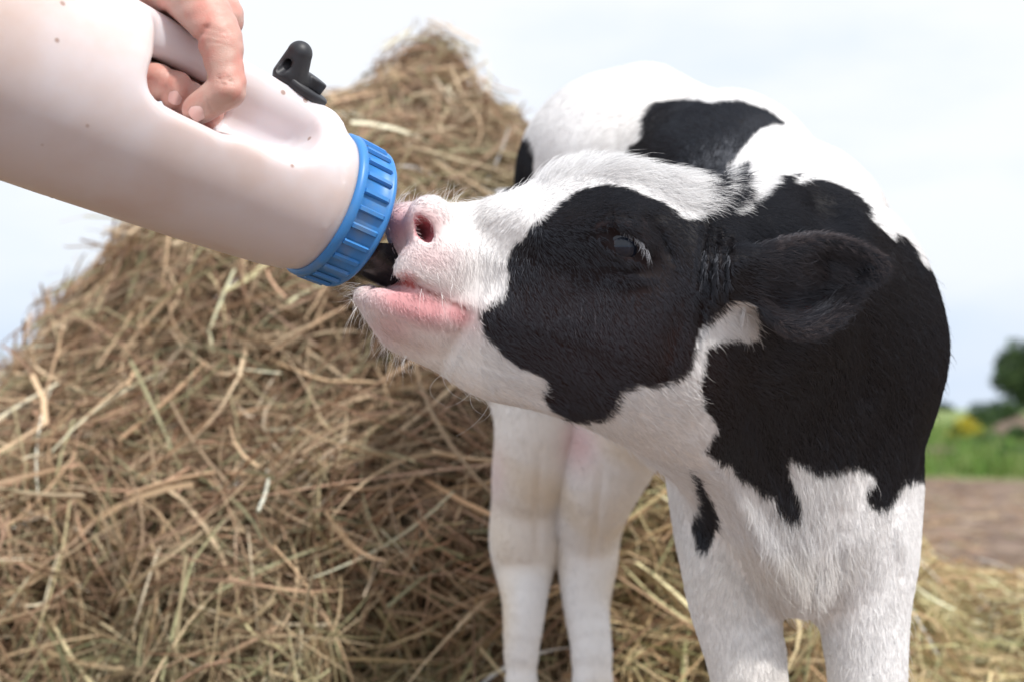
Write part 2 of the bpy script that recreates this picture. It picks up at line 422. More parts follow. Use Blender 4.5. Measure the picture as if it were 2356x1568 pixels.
def grass():
    r = np.random.default_rng(3); n = 42000
    y = 10.3 + 30 * r.random(n) ** 1.8; x = (r.uniform(-450, 1500, n) + 900) / F * y
    keep = (noise3(np.stack([x, y, 0 * x], 1), 0.9, 8) > -0.55) | (y > 12.5); x, y = x[keep], y[keep]; n = len(x)
    P0 = np.stack([x, y, height(x, y) - 0.01], 1); T = unit(np.stack([r.normal(0, .35, n), r.normal(0, .35, n), np.ones(n)], 1))
    pal = np.array([[0.13, 0.24, 0.045], [0.18, 0.30, 0.06], [0.26, 0.32, 0.10], [0.10, 0.19, 0.05], [0.36, 0.34, 0.15]])
    V, Fq, C_ = ribbons(P0, T, r.normal(size=(n, 3)), r.uniform(0.08, 0.24, n) * (1 + 0.3 * (y > 14)), r.uniform(.012, .03, n), pal[r.choice(5, n, p=[.3, .3, .15, .15, .1])], K=2, r=r)
    tag(mesh_np("grass", V, Fq, M_leaf, attrs={"col": C_}), "bright green grass and weeds growing beyond the bare earth", "grass", kind="stuff")
grass()
def bush(px, py, D, rx, rz, n, pal, label, flowers=0):
    b = PW(px, py, D); b[2] = height(b[:1], b[1:2])[0]
    t = tag(empty("bush" if not flowers else "flowering_shrub", b), label, "bush", "bushes beyond the field")
    k = 16; cs = b + [0, 0, rz * 0.5] + unit(rng.normal(size=(k, 3))) * [rx * 0.6, rx * 0.6, rz * 0.35] * rng.uniform(.2, 1, (k, 1))
    leaf_cloud("foliage", cs, np.tile([rx * 0.35, rx * 0.35, rz * 0.28], (k, 1)), n, 0.05 * rz + 0.02, pal, M_leaf, t)
    for q in range(4):
        e = b + [rng.normal(0, .3) * rx, rng.normal(0, .3) * rx, rz * .6]; tube_mesh("stem", [b, (b + e) / 2 + [0, 0, .05], e], [.02, .015, .008], M_bark, t, K=5)
    if flowers:
        cs2 = cs + [0, -0.05, rz * 0.18]
        leaf_cloud("blossom", cs2, np.tile([rx * 0.36, rx * 0.36, rz * 0.26], (k, 1)), flowers, 0.03 * rz + 0.015, np.array([[0.62, 0.52, 0.05], [0.50, 0.46, 0.07]]), M_leaf, t)
GB = np.array([[0.10, 0.20, 0.05], [0.14, 0.24, 0.07], [0.08, 0.15, 0.06]])
bush(2215, 1010, 19, 0.34, 0.42, 2500, GB, "shrub covered in yellow blossom between the calf and the far tree", flowers=2600)
bush(2275, 1050, 16, 0.32, 0.27, 2500, GB * 0.9, "low leafy green bush in front of the yellow flowering shrub")
bush(2360, 1040, 17, 0.32, 0.35, 2500, GB * 0.7, "dark bushy weeds at the right edge of the picture")

bush(2290, 985, 30, 0.9, 0.75, 3500, GB * 0.55, "dark green bush at the foot of the far tree")
bush(2190, 1062, 15, 0.22, 0.20, 1600, GB * [1.2, 1.1, .8], "small pale green weed clump nearest the calf's flank")
bush(2330, 1075, 13.5, 0.30, 0.20, 2200, GB * 1.1, "broad clump of fresh green weeds at the edge of the bare earth")

# ------------------------------------------------------------------ hay heap
HD = 2.35
hay_px = [(-700, 1900), (-700, 1330), (-420, 1200), (-100, 980), (130, 868), (185, 800), (300, 672), (340, 560), (420, 460), (520, 375), (700, 262), (820, 205), (905, 148), (975, 66), (1003, 30), (1018, 85), (1014, 205), (1040, 240), (1120, 258), (1185, 285), (1270, 370), (1420, 520), (1560, 760), (1700, 980), (1900, 1130), (2150, 1375), (2400, 1410), (2800, 1440), (3100, 1600), (3100, 2100), (-700, 2100)]
hay_out = np.array([C3(x, y, HD)[:2] for x, y in hay_px])
hay_r = Raster(hay_out, 0.012, blur=3, smooth=False)
def hay_sdf(p):
    s = hay_r(p[:, 0], p[:, 1])
    hgt = np.clip((p[:, 1] + 0.45) / 1.0, 0, 1)          # 0 at the foot .. 1 near the top
    hw = 1.0 - 0.62 * hgt ** 0.8
    hw = hw * np.clip(1 - (p[:, 0] - 0.35) * 0.28, 0.55, 1)
    R = 0.30
    zc = 2.55
    q = np.sqrt(np.maximum(R - s, 0) ** 2 + (R * (p[:, 2] - zc) / hw) ** 2) - R
    return q * 0.8 + 0.038 * noise3(p, 6, 11) + 0.018 * noise3(p, 17, 12) + .008 * noise3(p, 38, 13)
hP, hF, hN = polygonize(hay_sdf, (-1.7, -1.15, 1.35), (1.7, 0.95, 3.6), 0.022)
hay_W = to_world(hP); hay_Nw = to_world_dir(hN)
hay = tag(empty("hay_heap", (-0.3, 2.3, 0)), "tall loose heap of dry brown hay behind the feeding bottle and the calf", "hay")
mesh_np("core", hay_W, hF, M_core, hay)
def hay_straws():
    r = np.random.default_rng(21)
    a = hay_W[hF]; ar = np.linalg.norm(np.cross(a[:, 2] - a[:, 0], a[:, 3] - a[:, 1]), axis=1) * 0.5
    c = hP[hF].mean(1); px = 1178 + c[:, 0] / c[:, 2] * F; py = 784 - c[:, 1] / c[:, 2] * F
    nz = hN[hF[:, 0]][:, 2]
    vis = (px > -800) & (px < 2900) & (py < 1750)
    w = ar * np.where(vis, np.where(px < -120, .35, 1), 0.04) * np.where(nz < 0.35, 1.0, 0.05); w /= w.sum()
    def pick(n):
        f = r.choice(len(hF), n, p=w); u, v = r.random((2, n, 1)); q = a[f]
        p = q[:, 0] * (1 - u) * (1 - v) + q[:, 1] * u * (1 - v) + q[:, 2] * u * v + q[:, 3] * (1 - u) * v
        return p, hay_Nw[hF[f, 0]], px[f], py[f]
    def make(n, l0, l1, w0, w1, lift, cols, K=6, sag=0.35):
        p, N, x, y = pick(n)
        T = r.normal(size=(n, 3)) * [1, .7, .8] + np.array([0, -0.12, -sag]); T -= (T * N).sum(1, keepdims=True) * N * 0.86
        T = unit(T); L_ = r.uniform(l0, l1, n) * r.uniform(.6, 1.2, n)
        L_ = np.where(hay_r(from_world(p)[:, 0], from_world(p)[:, 1]) < .10, np.minimum(L_, .11), L_)
        P0 = p - T * L_[:, None] * 0.5 + N * r.normal(lift, 0.012, (n, 1))
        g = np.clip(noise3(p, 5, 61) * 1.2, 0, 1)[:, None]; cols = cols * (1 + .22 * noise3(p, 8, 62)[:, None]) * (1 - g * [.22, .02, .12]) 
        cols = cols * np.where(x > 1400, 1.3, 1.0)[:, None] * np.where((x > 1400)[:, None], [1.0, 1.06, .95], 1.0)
        cols = np.clip(cols * np.where(r.random((n, 1)) < .07, 1.7, 1.05), .01, .85)
        return ribbons(P0, T, N, L_, r.uniform(w0, w1, n) * r.choice([.6, 1, 1.5], n, p=[.35, .5, .15]), cols, K=K, bend=0.28, kink=0.35, r=r)
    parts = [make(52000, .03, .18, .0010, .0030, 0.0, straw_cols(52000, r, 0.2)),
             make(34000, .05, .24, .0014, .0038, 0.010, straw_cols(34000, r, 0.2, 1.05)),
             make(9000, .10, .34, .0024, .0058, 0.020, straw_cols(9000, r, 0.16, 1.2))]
    V = []; Fs = []; Cc = []; o = 0
    for v, f, c_ in parts: V.append(v); Fs.append(f + o); Cc.append(c_); o += len(v)
    tag(mesh_np("loose_hay", np.concatenate(V), np.concatenate(Fs), M_straw, hay, attrs={"col": np.concatenate(Cc)}), kind="stuff")
    # the larger stalks that can be told apart, each a part
    n = 190; p, N, x, y = pick(n * 4)
    ok = np.where((x < 1350) & (x > -60) & (y < 1620))[0][:n]
    p, N = p[ok], N[ok]; n = len(ok)
    for i in range(n):
        T = r.normal(size=3) * [1, .5, .8]; T -= T @ N[i] * N[i] * 0.9; T = unit(T); L_ = r.uniform(.08, .22)
        K = 6; s = np.linspace(0, 1, K + 1)[:, None]; S = unit(np.cross(T, N[i])); kp = r.uniform(.3, .7); kd = r.normal(0, .45)
        pts = p[i] + N[i] * 0.028 + L_ * (T * (s - .5) + S * (r.normal(0, .3) * s * (1 - s) + np.maximum(s - kp, 0) * kd) + N[i] * 0.10 * s * (1 - s))
        col = straw_cols(1, r, 0.1)[0] * r.uniform(1.15, 1.7)
        ob = tube_mesh("hay_stalk", pts, np.full(K + 1, r.uniform(.0016, .0032)) * np.linspace(1, .7, K + 1), M_straw, hay, K=4)
        at = ob.data.attributes.new("col", 'FLOAT_COLOR', 'POINT'); cc = np.ones((len(ob.data.vertices), 4), np.float32); cc[:, :3] = np.clip(col, 0, .8); at.data.foreach_set("color", cc.ravel())
hay_straws()
def ground_hay():
    r = np.random.default_rng(5); n = 26000
    y = r.uniform(1.2, 4.6, n); x = r.uniform(-0.35, 0.62, n) * y + 0.2
    edge = 3.9 + 0.5 * noise3(np.stack([x, y, 0 * x], 1), 3, 4); k = (y < edge); x, y = x[k], y[k]; n = len(x)
    z = r.uniform(0, 0.09, n) * np.clip((4.4 - y), 0, 1)
    T = np.stack([r.normal(size=n), r.normal(size=n), r.normal(0, .35, n)], 1)
    V, Fq, C_ = ribbons(np.stack([x, y, z], 1), T, np.tile([0, 0, 1.0], (n, 1)), r.uniform(.06, .26, n), r.uniform(.002, .005, n), straw_cols(n, r, .5, 1.85), K=5, r=r)
    m = 2600; y2 = r.uniform(3.8, 11.5, m); x2 = r.uniform(-.3, .5, m) * y2 + 1; z2 = height(x2, y2) + .01
    V2, F2, C2 = ribbons(np.stack([x2, y2, z2], 1), np.stack([r.normal(size=m), r.normal(size=m), r.normal(0, .15, m)], 1), np.tile([0, 0, 1.0], (m, 1)), r.uniform(.06, .25, m), r.uniform(.004, .012, m), straw_cols(m, r, .3, 1.3), K=3, r=r)
    Fq = np.concatenate([Fq, F2 + len(V)]); V = np.concatenate([V, V2]); C_ = np.concatenate([C_, C2])
    tag(mesh_np("scattered_hay", V, Fq, M_straw, attrs={"col": C_}), "dry hay strewn over the ground behind the calf", "hay", kind="stuff")
ground_hay()

# ------------------------------------------------------------------ feeding bottle (frame: a along the axis to the cap, u up, v towards the viewer)
BO = C3(803, 497, 1.0)
A_ = unit(np.array([0.782, -0.336, 0.525])); U_ = unit(np.array([0.395, 0.918, 0.0])); V_ = np.cross(A_, U_)
if V_[2] > 0: V_ = -V_
BR = np.stack([A_, U_, V_])                 # rows: cam -> bottle frame
def B2W(q): return to_world(np.asarray(q, float) @ BR + BO)
def b_rad(t):
    return np.interp(t, [-.50, -.42, -.30, -.20, -.10, -.045, -.022, 0], [.083, .080, .0735, .0675, .0600, .0545, .0490, .0480])
def bottle_sdf(q):
    t, u, v = q[:, 0], q[:, 1], q[:, 2]
    rr = np.sqrt(u * u + v * v)
    body = rr - b_rad(t)
    cap_ = np.maximum(t + 0.012, -0.50 - t)
    body = body - .0007 * np.exp(-(v / .0011) ** 2) * (u < 0) - .0010 * np.exp(-((t + .034) / .0014) ** 2)
    d = smax(body, cap_, 0.012)
    # hand-hold: both flanks pressed in above the lip, leaving the grip and a web
    c = np.array([-.118, .110]); hb = np.array([.0635, .0945]); rc = .030
    qx = np.abs(t - c[0]) - hb[0] + rc; qy = np.abs(u - c[1]) - hb[1] + rc
    box = np.sqrt(np.maximum(qx, 0) ** 2 + np.maximum(qy, 0) ** 2) + np.minimum(np.maximum(qx, qy), 0) - rc
    pocket = smax(box, .0065 - np.abs(v), .010)
    d = smax(d, -pocket, .008)
    # slot right through
    sx = np.abs(t + .1475) - .020; slot = np.sqrt(np.maximum(sx, 0) ** 2 + (u - .0265) ** 2) - .0135
    slot = np.maximum(slot, np.abs(v) - .06)
    grip = cone(q, np.array([-.21, .0525, 0]), np.array([-.045, .0475, 0]), .0135, .0135)
    d = smin(d, grip, .012)
    d = smax(d, -slot, .008)
    return d
def simple_bottle_mat():
    m, t, b = mat("milky_plastic"); N = t.nodes.new
    c = N("ShaderNodeTexCoord"); n = N("ShaderNodeTexNoise"); n.inputs['Scale'].default_value = 9; n.inputs['Detail'].default_value = 7
    t.links.new(c.outputs['Object'], n.inputs['Vector'])
    r = N("ShaderNodeMapRange"); r.inputs['From Min'].default_value = .48; r.inputs['From Max'].default_value = .72; t.links.new(n.outputs['Fac'], r.inputs['Value'])
    x = N("ShaderNodeMix"); x.data_type = 'RGBA'; x.inputs['A'].default_value = (0.70, 0.645, 0.66, 1); x.inputs['B'].default_value = (0.60, 0.46, 0.40, 1)
    t.links.new(r.outputs[0], x.inputs['Factor'])
    n2 = N("ShaderNodeTexVoronoi"); n2.inputs['Scale'].default_value = 38; t.links.new(c.outputs['Object'], n2.inputs['Vector'])
    r2 = N("ShaderNodeMapRange"); r2.inputs['From Min'].default_value = .05; r2.inputs['From Max'].default_value = .085; r2.inputs['To Min'].default_value = 0.75; r2.inputs['To Max'].default_value = 0
    t.links.new(n2.outputs['Distance'], r2.inputs['Value'])
    y = N("ShaderNodeMix"); y.data_type = 'RGBA'; y.inputs['B'].default_value = (0.30, 0.17, 0.12, 1); t.links.new(x.outputs['Result'], y.inputs['A']); t.links.new(r2.outputs[0], y.inputs['Factor'])
    t.links.new(y.outputs['Result'], b.inputs['Base Color'])
    b.inputs['Roughness'].default_value = 0.42
    b.inputs['Subsurface Weight'].default_value = 0.9; b.inputs['Subsurface Radius'].default_value = (1.0, 0.78, 0.66); b.inputs['Subsurface Scale'].default_value = 0.014
    bp = N("ShaderNodeBump"); bp.inputs['Distance'].default_value = 0.0008; bp.inputs['Strength'].default_value = .4; t.links.new(n.outputs['Fac'], bp.inputs['Height']); t.links.new(bp.outputs[0], b.inputs['Normal'])
    return m
bottle = tag(empty("feeding_bottle", B2W([-.25, 0, 0])), "milky white plastic feeding bottle with a moulded handle, blue screw cap and black teat", "bottle")
q, f, n_ = polygonize(bottle_sdf, (-.52, -.10, -.10), (.02, .10, .10), .003)
mesh_np("bottle_body", B2W(q), f[:, ::-1], simple_bottle_mat(), bottle)

M_blue = simple("blue_plastic", (0.045, 0.225, 0.56), 0.42, 0.5, noise=((0.13, 0.24, 0.42), 55, .5, .75), bump=0.0006, sss=0.15, sssr=(.2, .4, 1), ssss=.003)
M_black = simple("black_rubber", (0.022, 0.023, 0.028), 0.5, 0.45, noise=((0.05, 0.047, 0.045), 35, .45, .75), bump=0.0006)
M_teat = simple("wet_rubber", (0.009, 0.009, 0.011), 0.22, 0.5, noise=((0.02, 0.018, 0.018), 50, .45, .75), bump=0.0003)
def lathe(name, prof, frame, mat_, parent, K=72, close=True):
    "prof: (along, radius) pairs; frame(along, cos*r, sin*r) -> world"
    prof = np.asarray(prof, float); n = len(prof); a = np.linspace(0, 2 * math.pi, K, endpoint=False)
    q = np.stack([np.repeat(prof[:, 0], K), np.outer(prof[:, 1], np.cos(a)).ravel(), np.outer(prof[:, 1], np.sin(a)).ravel()], 1)
    i = np.arange(n - 1)[:, None] * K; j = np.arange(K)[None]; j2 = (j + 1) % K
    Fq = np.stack([i + j, i + K + j, i + K + j2, i + j2], -1).reshape(-1, 4)
    return mesh_np(name, frame(q), Fq, mat_, parent)
# cap
cap = lathe("screw_cap", [(-.0240, .0480), (-.0245, .0512), (-.0225, .0527), (-.0185, .0529), (-.0172, .0505), (.0016, .0500), (.0026, .0516), (.0050, .0513), (.0072, .0490), (.0076, .044), (.0076, .020), (.0076, .001)], B2W, M_blue, bottle, K=96)
rib_me = None
for k in range(26):
    a = 2 * math.pi * k / 26
    if rib_me is None:
        w = .0013; zs = [(-.0188, .0500), (-.0176, .0533), (.0005, .0528), (.0028, .0508)]
        V = np.array([[t_, r_, s_ * w] for t_, r_ in zs for s_ in (-1.7, -1, 1, 1.7)])
        for i_ in range(4):
            V[i_ * 4][1] -= .0022; V[i_ * 4 + 3][1] -= .0022
        fs = np.array([[i_ * 4 + j_, i_ * 4 + j_ + 1, i_ * 4 + j_ + 5, i_ * 4 + j_ + 4] for i_ in range(3) for j_ in range(3)])
        rib_V, rib_F = V, fs
    c_, s_ = math.cos(a), math.sin(a)
    Vr = np.stack([rib_V[:, 0], rib_V[:, 1] * c_ - rib_V[:, 2] * s_, rib_V[:, 1] * s_ + rib_V[:, 2] * c_], 1)
    mesh_np("rib", B2W(Vr) - np.array(bottle.location), rib_F, M_blue, cap, smooth=False, local=False)
# teat
def cam_sdf_mesh(name, fn, lo, hi, h, mat_, parent, **kw):
    p, f_, n_ = polygonize(fn, lo, hi, h, **kw)
    ob = mesh_np(name, to_world(p), f_, mat_, parent); return ob
t0 = BO + A_ * .006
teat_pts = [(t0 - U_ * .004, .037), (C3(858, 558, 1.010), .0265), (C3(905, 603, 1.008), .0150), (C3(950, 630, 1.006), .0125), (C3(985, 648, 1.005), .012)]
def teat_sdf(p):
    d = chain(p, teat_pts, .012)
    return smax(d, -((p - BO) @ A_ + .002), .002)
cam_sdf_mesh("teat", teat_sdf, t0 - .05, C3(1010, 670, 1.0) + .03, .0022, M_teat, bottle)
# vent valve
vn = unit(U_ * math.cos(math.radians(10)) - V_ * math.sin(math.radians(10)))
vb = BO + A_ * (-.068) + vn * .0585; vn = unit(vn + A_ * .14 + V_ * .42)
vx = unit(A_ - (A_ @ vn) * vn); vy = np.cross(vn, vx)
def VW(q): return to_world(vb + np.outer(q[:, 0], vn) + np.outer(q[:, 1], vx) + np.outer(q[:, 2], vy))
valve = lathe("vent_valve", [(-.010, .0188), (.0050, .0192), (.0056, .0183), (.0064, .0183), (.0068, .0202), (.0118, .0202), (.0128, .0190), (.0128, .001)], VW, M_black, bottle, K=48)
def V3(a, x, y): return vb + vn * a + vx * x + vy * y
def spout_sdf(p):
    d = chain(p, [(V3(.012, -.012, .003), .0120), (V3(.028, -.016, .004), .0086)], 0)
    w_ = (p - V3(.0125, .006, -.002)); ax_ = w_ @ vn; e = smax(np.linalg.norm(w_ - ax_[:, None] * vn, axis=1) - .0088, np.abs(ax_ - .004) - .0042, .0012)
    l = cone(p, V3(.0105, -.019, .008), V3(.0125, -.004, .002), .0062, .0075)
    d = smin(smin(d, l, .003), e, .0015)
    hole = cone(p, V3(.0125, -.024, .012), V3(.021, -.0185, .0075), .0035, .003)
    return smax(d, -hole, .001)
cam_sdf_mesh("vent_spout", spout_sdf, vb - .05, vb + .06, .0011, M_black, bottle)

# ------------------------------------------------------------------ the person's hand
M_skin = simple("skin", (0.58, 0.37, 0.31), 0.48, 0.4, noise=((0.62, 0.26, 0.21), 60, .42, .72), bump=0.0005, sss=0.35, ssss=.006)
t_ = M_skin.node_tree; b_ = t_.nodes["Principled BSDF"]; vo = t_.nodes.new("ShaderNodeTexVoronoi"); vo.feature = 'DISTANCE_TO_EDGE'; vo.inputs['Scale'].default_value = 420
c_ = t_.nodes.new("ShaderNodeTexCoord"); nz = t_.nodes.new("ShaderNodeTexNoise"); nz.inputs['Scale'].default_value = 120; mxv = t_.nodes.new("ShaderNodeMix"); mxv.data_type = 'VECTOR'; mxv.inputs['Factor'].default_value = .03
t_.links.new(c_.outputs['Object'], nz.inputs['Vector']); t_.links.new(c_.outputs['Object'], mxv.inputs[4]); t_.links.new(nz.outputs['Color'], mxv.inputs[5]); t_.links.new(mxv.outputs[1], vo.inputs['Vector'])
b2 = t_.nodes.new("ShaderNodeBump"); b2.inputs['Distance'].default_value = .0006; b2.inputs['Strength'].default_value = .45
t_.links.new(vo.outputs['Distance'], b2.inputs['Height']); t_.links.new(b_.inputs['Normal'].links[0].from_socket, b2.inputs['Normal']); t_.links.new(b2.outputs[0], b_.inputs['Normal'])
M_nail = simple("fingernail", (0.66, 0.40, 0.36), 0.28, 0.5, noise=((0.72, 0.50, 0.46), 90, .4, .7), sss=0.3, ssss=.004)
def Q(t, u, v): return np.array([t, u, v]) @ BR + BO
def ang(t, deg, r): # round the grip: 90 on top, 180 behind, 270 below, 360 in front
    a = math.radians(deg); return Q(t, .0515 + r * math.sin(a), r * math.cos(a))
fingers = []
for i, (t, rad) in enumerate([(-.1245, .0088), (-.1405, .0090), (-.1568, .0088), (-.1725, .0080)]):
    fingers.append([(Q(t * .93 - .010, .088, -.030), rad * 1.25), (ang(t, 150, .036), rad * 1.15), (ang(t, 200, .028), rad * 1.05), (ang(t + .0005, 262, .0225), rad)] + [[(C3(486, 250, .915), .0080), (C3(470, 280, .925), .007)], [(C3(446, 226, .912), .0080), (C3(428, 262, .918), .0070)], [(C3(411, 197, .906), .0077), (C3(398, 230, .911), .0068)], [(C3(371, 181, .906), .0074), (C3(361, 210, .913), .0064)]][i])
thumb = [(C3(400, -60, .925), .026), (C3(456, 12, .905), .0170), (C3(504, 86, .893), .0132), (C3(515, 148, .889), .0104), (C3(520, 204, .888), .0102), (C3(489, 230, .889), .0093), (C3(452, 256, .893), .0088)]
palm = [((C3(330, -40, .965), .030), (C3(460, 30, .965), .026)), ((C3(330, -10, .94), .020), (C3(455, 68, .935), .014)),
        ((C3(400, -60, .925), .028), (C3(360, -60, .97), .032)), ((C3(478, 42, .93), .0145), (C3(430, 20, .975), .022))]
arm = [(C3(380, -70, .945), .030), (C3(250, -330, .93), .029), (C3(60, -700, .90), .036), (C3(-160, -1150, .86), .043)]
def hand_sdf(p):
    d = limb(p, thumb, 4)
    d = smin(d, cone(p, C3(524, 209, .884), C3(531, 216, .887), .0096, .0080), .003)
    f_ = None
    for c in fingers:
        e = limb(p, c, 3); f_ = e if f_ is None else smin(f_, e, .0018)
    b = None
    for (a1, r1), (a2, r2) in palm:
        e = cone(p, a1, a2, r1, r2); b = e if b is None else smin(b, e, .015)
    b = smin(b, chain(p, arm, .02), .015)
    b = smin(b, f_, .008)
    d = smin(d, b, .004)
    fold = np.minimum.reduce([cone(p, C3(462, 92, .872), C3(492, 60, .868), .0012, .0012), cone(p, C3(466, 100, .874), C3(505, 104, .874), .0011, .0008)])
    d = smax(d, -(fold), .003)
    x = 1178 + p[:, 0] / p[:, 2] * F; y = 784 - p[:, 1] / p[:, 2] * F
    for (x0, y0, x1, y1, w_, a_) in [(500, 180, 538, 190, 2.6, .0009), (497, 190, 540, 199, 2.2, .0007), (500, 171, 534, 180, 2.2, .0006), (476, 232, 492, 262, 2.4, .0006), (468, 62, 520, 78, 4, .0004), (470, 78, 528, 92, 4, .0005), (478, 96, 530, 104, 3, .0004), (440, 108, 478, 62, 6, .0014), (380, 30, 452, 96, 7, .0020)]:
        ax, ay = x1 - x0, y1 - y0; h_ = np.clip(((x - x0) * ax + (y - y0) * ay) / (ax * ax + ay * ay), 0, 1)
        d = d + a_ * np.exp(-((x - x0 - h_ * ax) ** 2 + (y - y0 - h_ * ay) ** 2) / w_ ** 2)
    return d + .00035 * noise3(p, 420, 9) * (p[:, 1] > -1) + .0004 * noise3(p, 90, 4)
person = tag(empty("person", to_world(C3(-160, -1150, .86))), "bare hand and forearm of a person gripping the handle of the feeding bottle", "person")
lo = np.array([-.42, .10, .80]); hi = np.array([-.155, .60, 1.03])
p, f_, n_ = polygonize(hand_sdf, lo, hi, .0015)
assert len(p) > 1000
mesh_np("arm_and_hand", to_world(p), f_, M_skin, person)
def nail(c, up, out_, w, l):
    up = unit(up); out_ = unit(out_ - (out_ @ up) * up); sd_ = np.cross(up, out_)
    g = np.linspace(-1, 1, 11); X, Y = np.meshgrid(g, g, indexing='ij'); X = X.ravel(); Y = Y.ravel()
    rx = X * np.sqrt(1 - Y * Y * .32); ry = Y * np.sqrt(1 - X * X * .32)
    P_ = c + np.outer(rx * w, sd_) + np.outer(ry * l, up) + np.outer(-(rx ** 2) * w * .55 - .10 * l * (ry ** 2), out_)
    B_ = P_ - out_ * .0012
    i = np.arange(10)[:, None] * 11 + np.arange(10)[None]; Fq = np.stack([i, i + 11, i + 12, i + 1], -1).reshape(-1, 4)
    mesh_np("fingernail", to_world(P_), Fq, M_nail, person)
def on_skin(px, py):
    z = np.arange(.84, .97, .0003); P_ = np.array([C3(px, py, q_) for q_ in z]); d = hand_sdf(P_)
    k = int(np.argmax(d < 0)); p = P_[k]; e = 1e-3
    g = np.array([hand_sdf(p[None] + np.eye(3)[m] * e)[0] - d[k] for m in range(3)]); return p, unit(g)
for px, py, up, w, l in [(459, 255, (-.72, -.65, .1), .0052, .0064), (405, 222, (-.35, -.9, .2), .0044, .0050)]:
    p0, g0 = on_skin(px, py); nail(p0 + g0 * .0012, np.array(up), g0, w, l)

# ------------------------------------------------------------------ calf
head_px = [(884, 500), (905, 474), (945, 467), (1000, 469), (1060, 468), (1130, 460), (1180, 440), (1240, 414), (1300, 392), (1360, 382), (1430, 382), (1490, 398), (1550, 422), (1605, 458), (1645, 502), (1690, 560), (1730, 660), (1730, 800), (1690, 930), (1620, 1020), (1540, 1022), (1450, 1002), (1380, 980), (1310, 968), (1230, 950), (1150, 928), (1080, 900), (1010, 858), (940, 824), (890, 798), (856, 756), (828, 716), (808, 686), (812, 662), (836, 650), (862, 660), (888, 668), (905, 655), (925, 646), (928, 622), (912, 592), (893, 555)]
HDP = 1.0
head_r = Raster(np.array([C3(x, y, HDP)[:2] for x, y in head_px]), .0022, blur=2)
ear_px = [(1640, 600), (1700, 574), (1765, 566), (1830, 552), (1900, 536), (1965, 546), (2022, 568), (2054, 598), (2040, 634), (2004, 676), (1962, 712), (1916, 746), (1864, 768), (1812, 762), (1768, 734), (1735, 704), (1690, 690), (1640, 690)]
EDP = 0.930
ear_r = Raster(np.array([C3(x, y, EDP)[:2] for x, y in ear_px]), .0016, blur=2)
def pxof(p): return 1178 + p[:, 0] / p[:, 2] * F, 784 - p[:, 1] / p[:, 2] * F
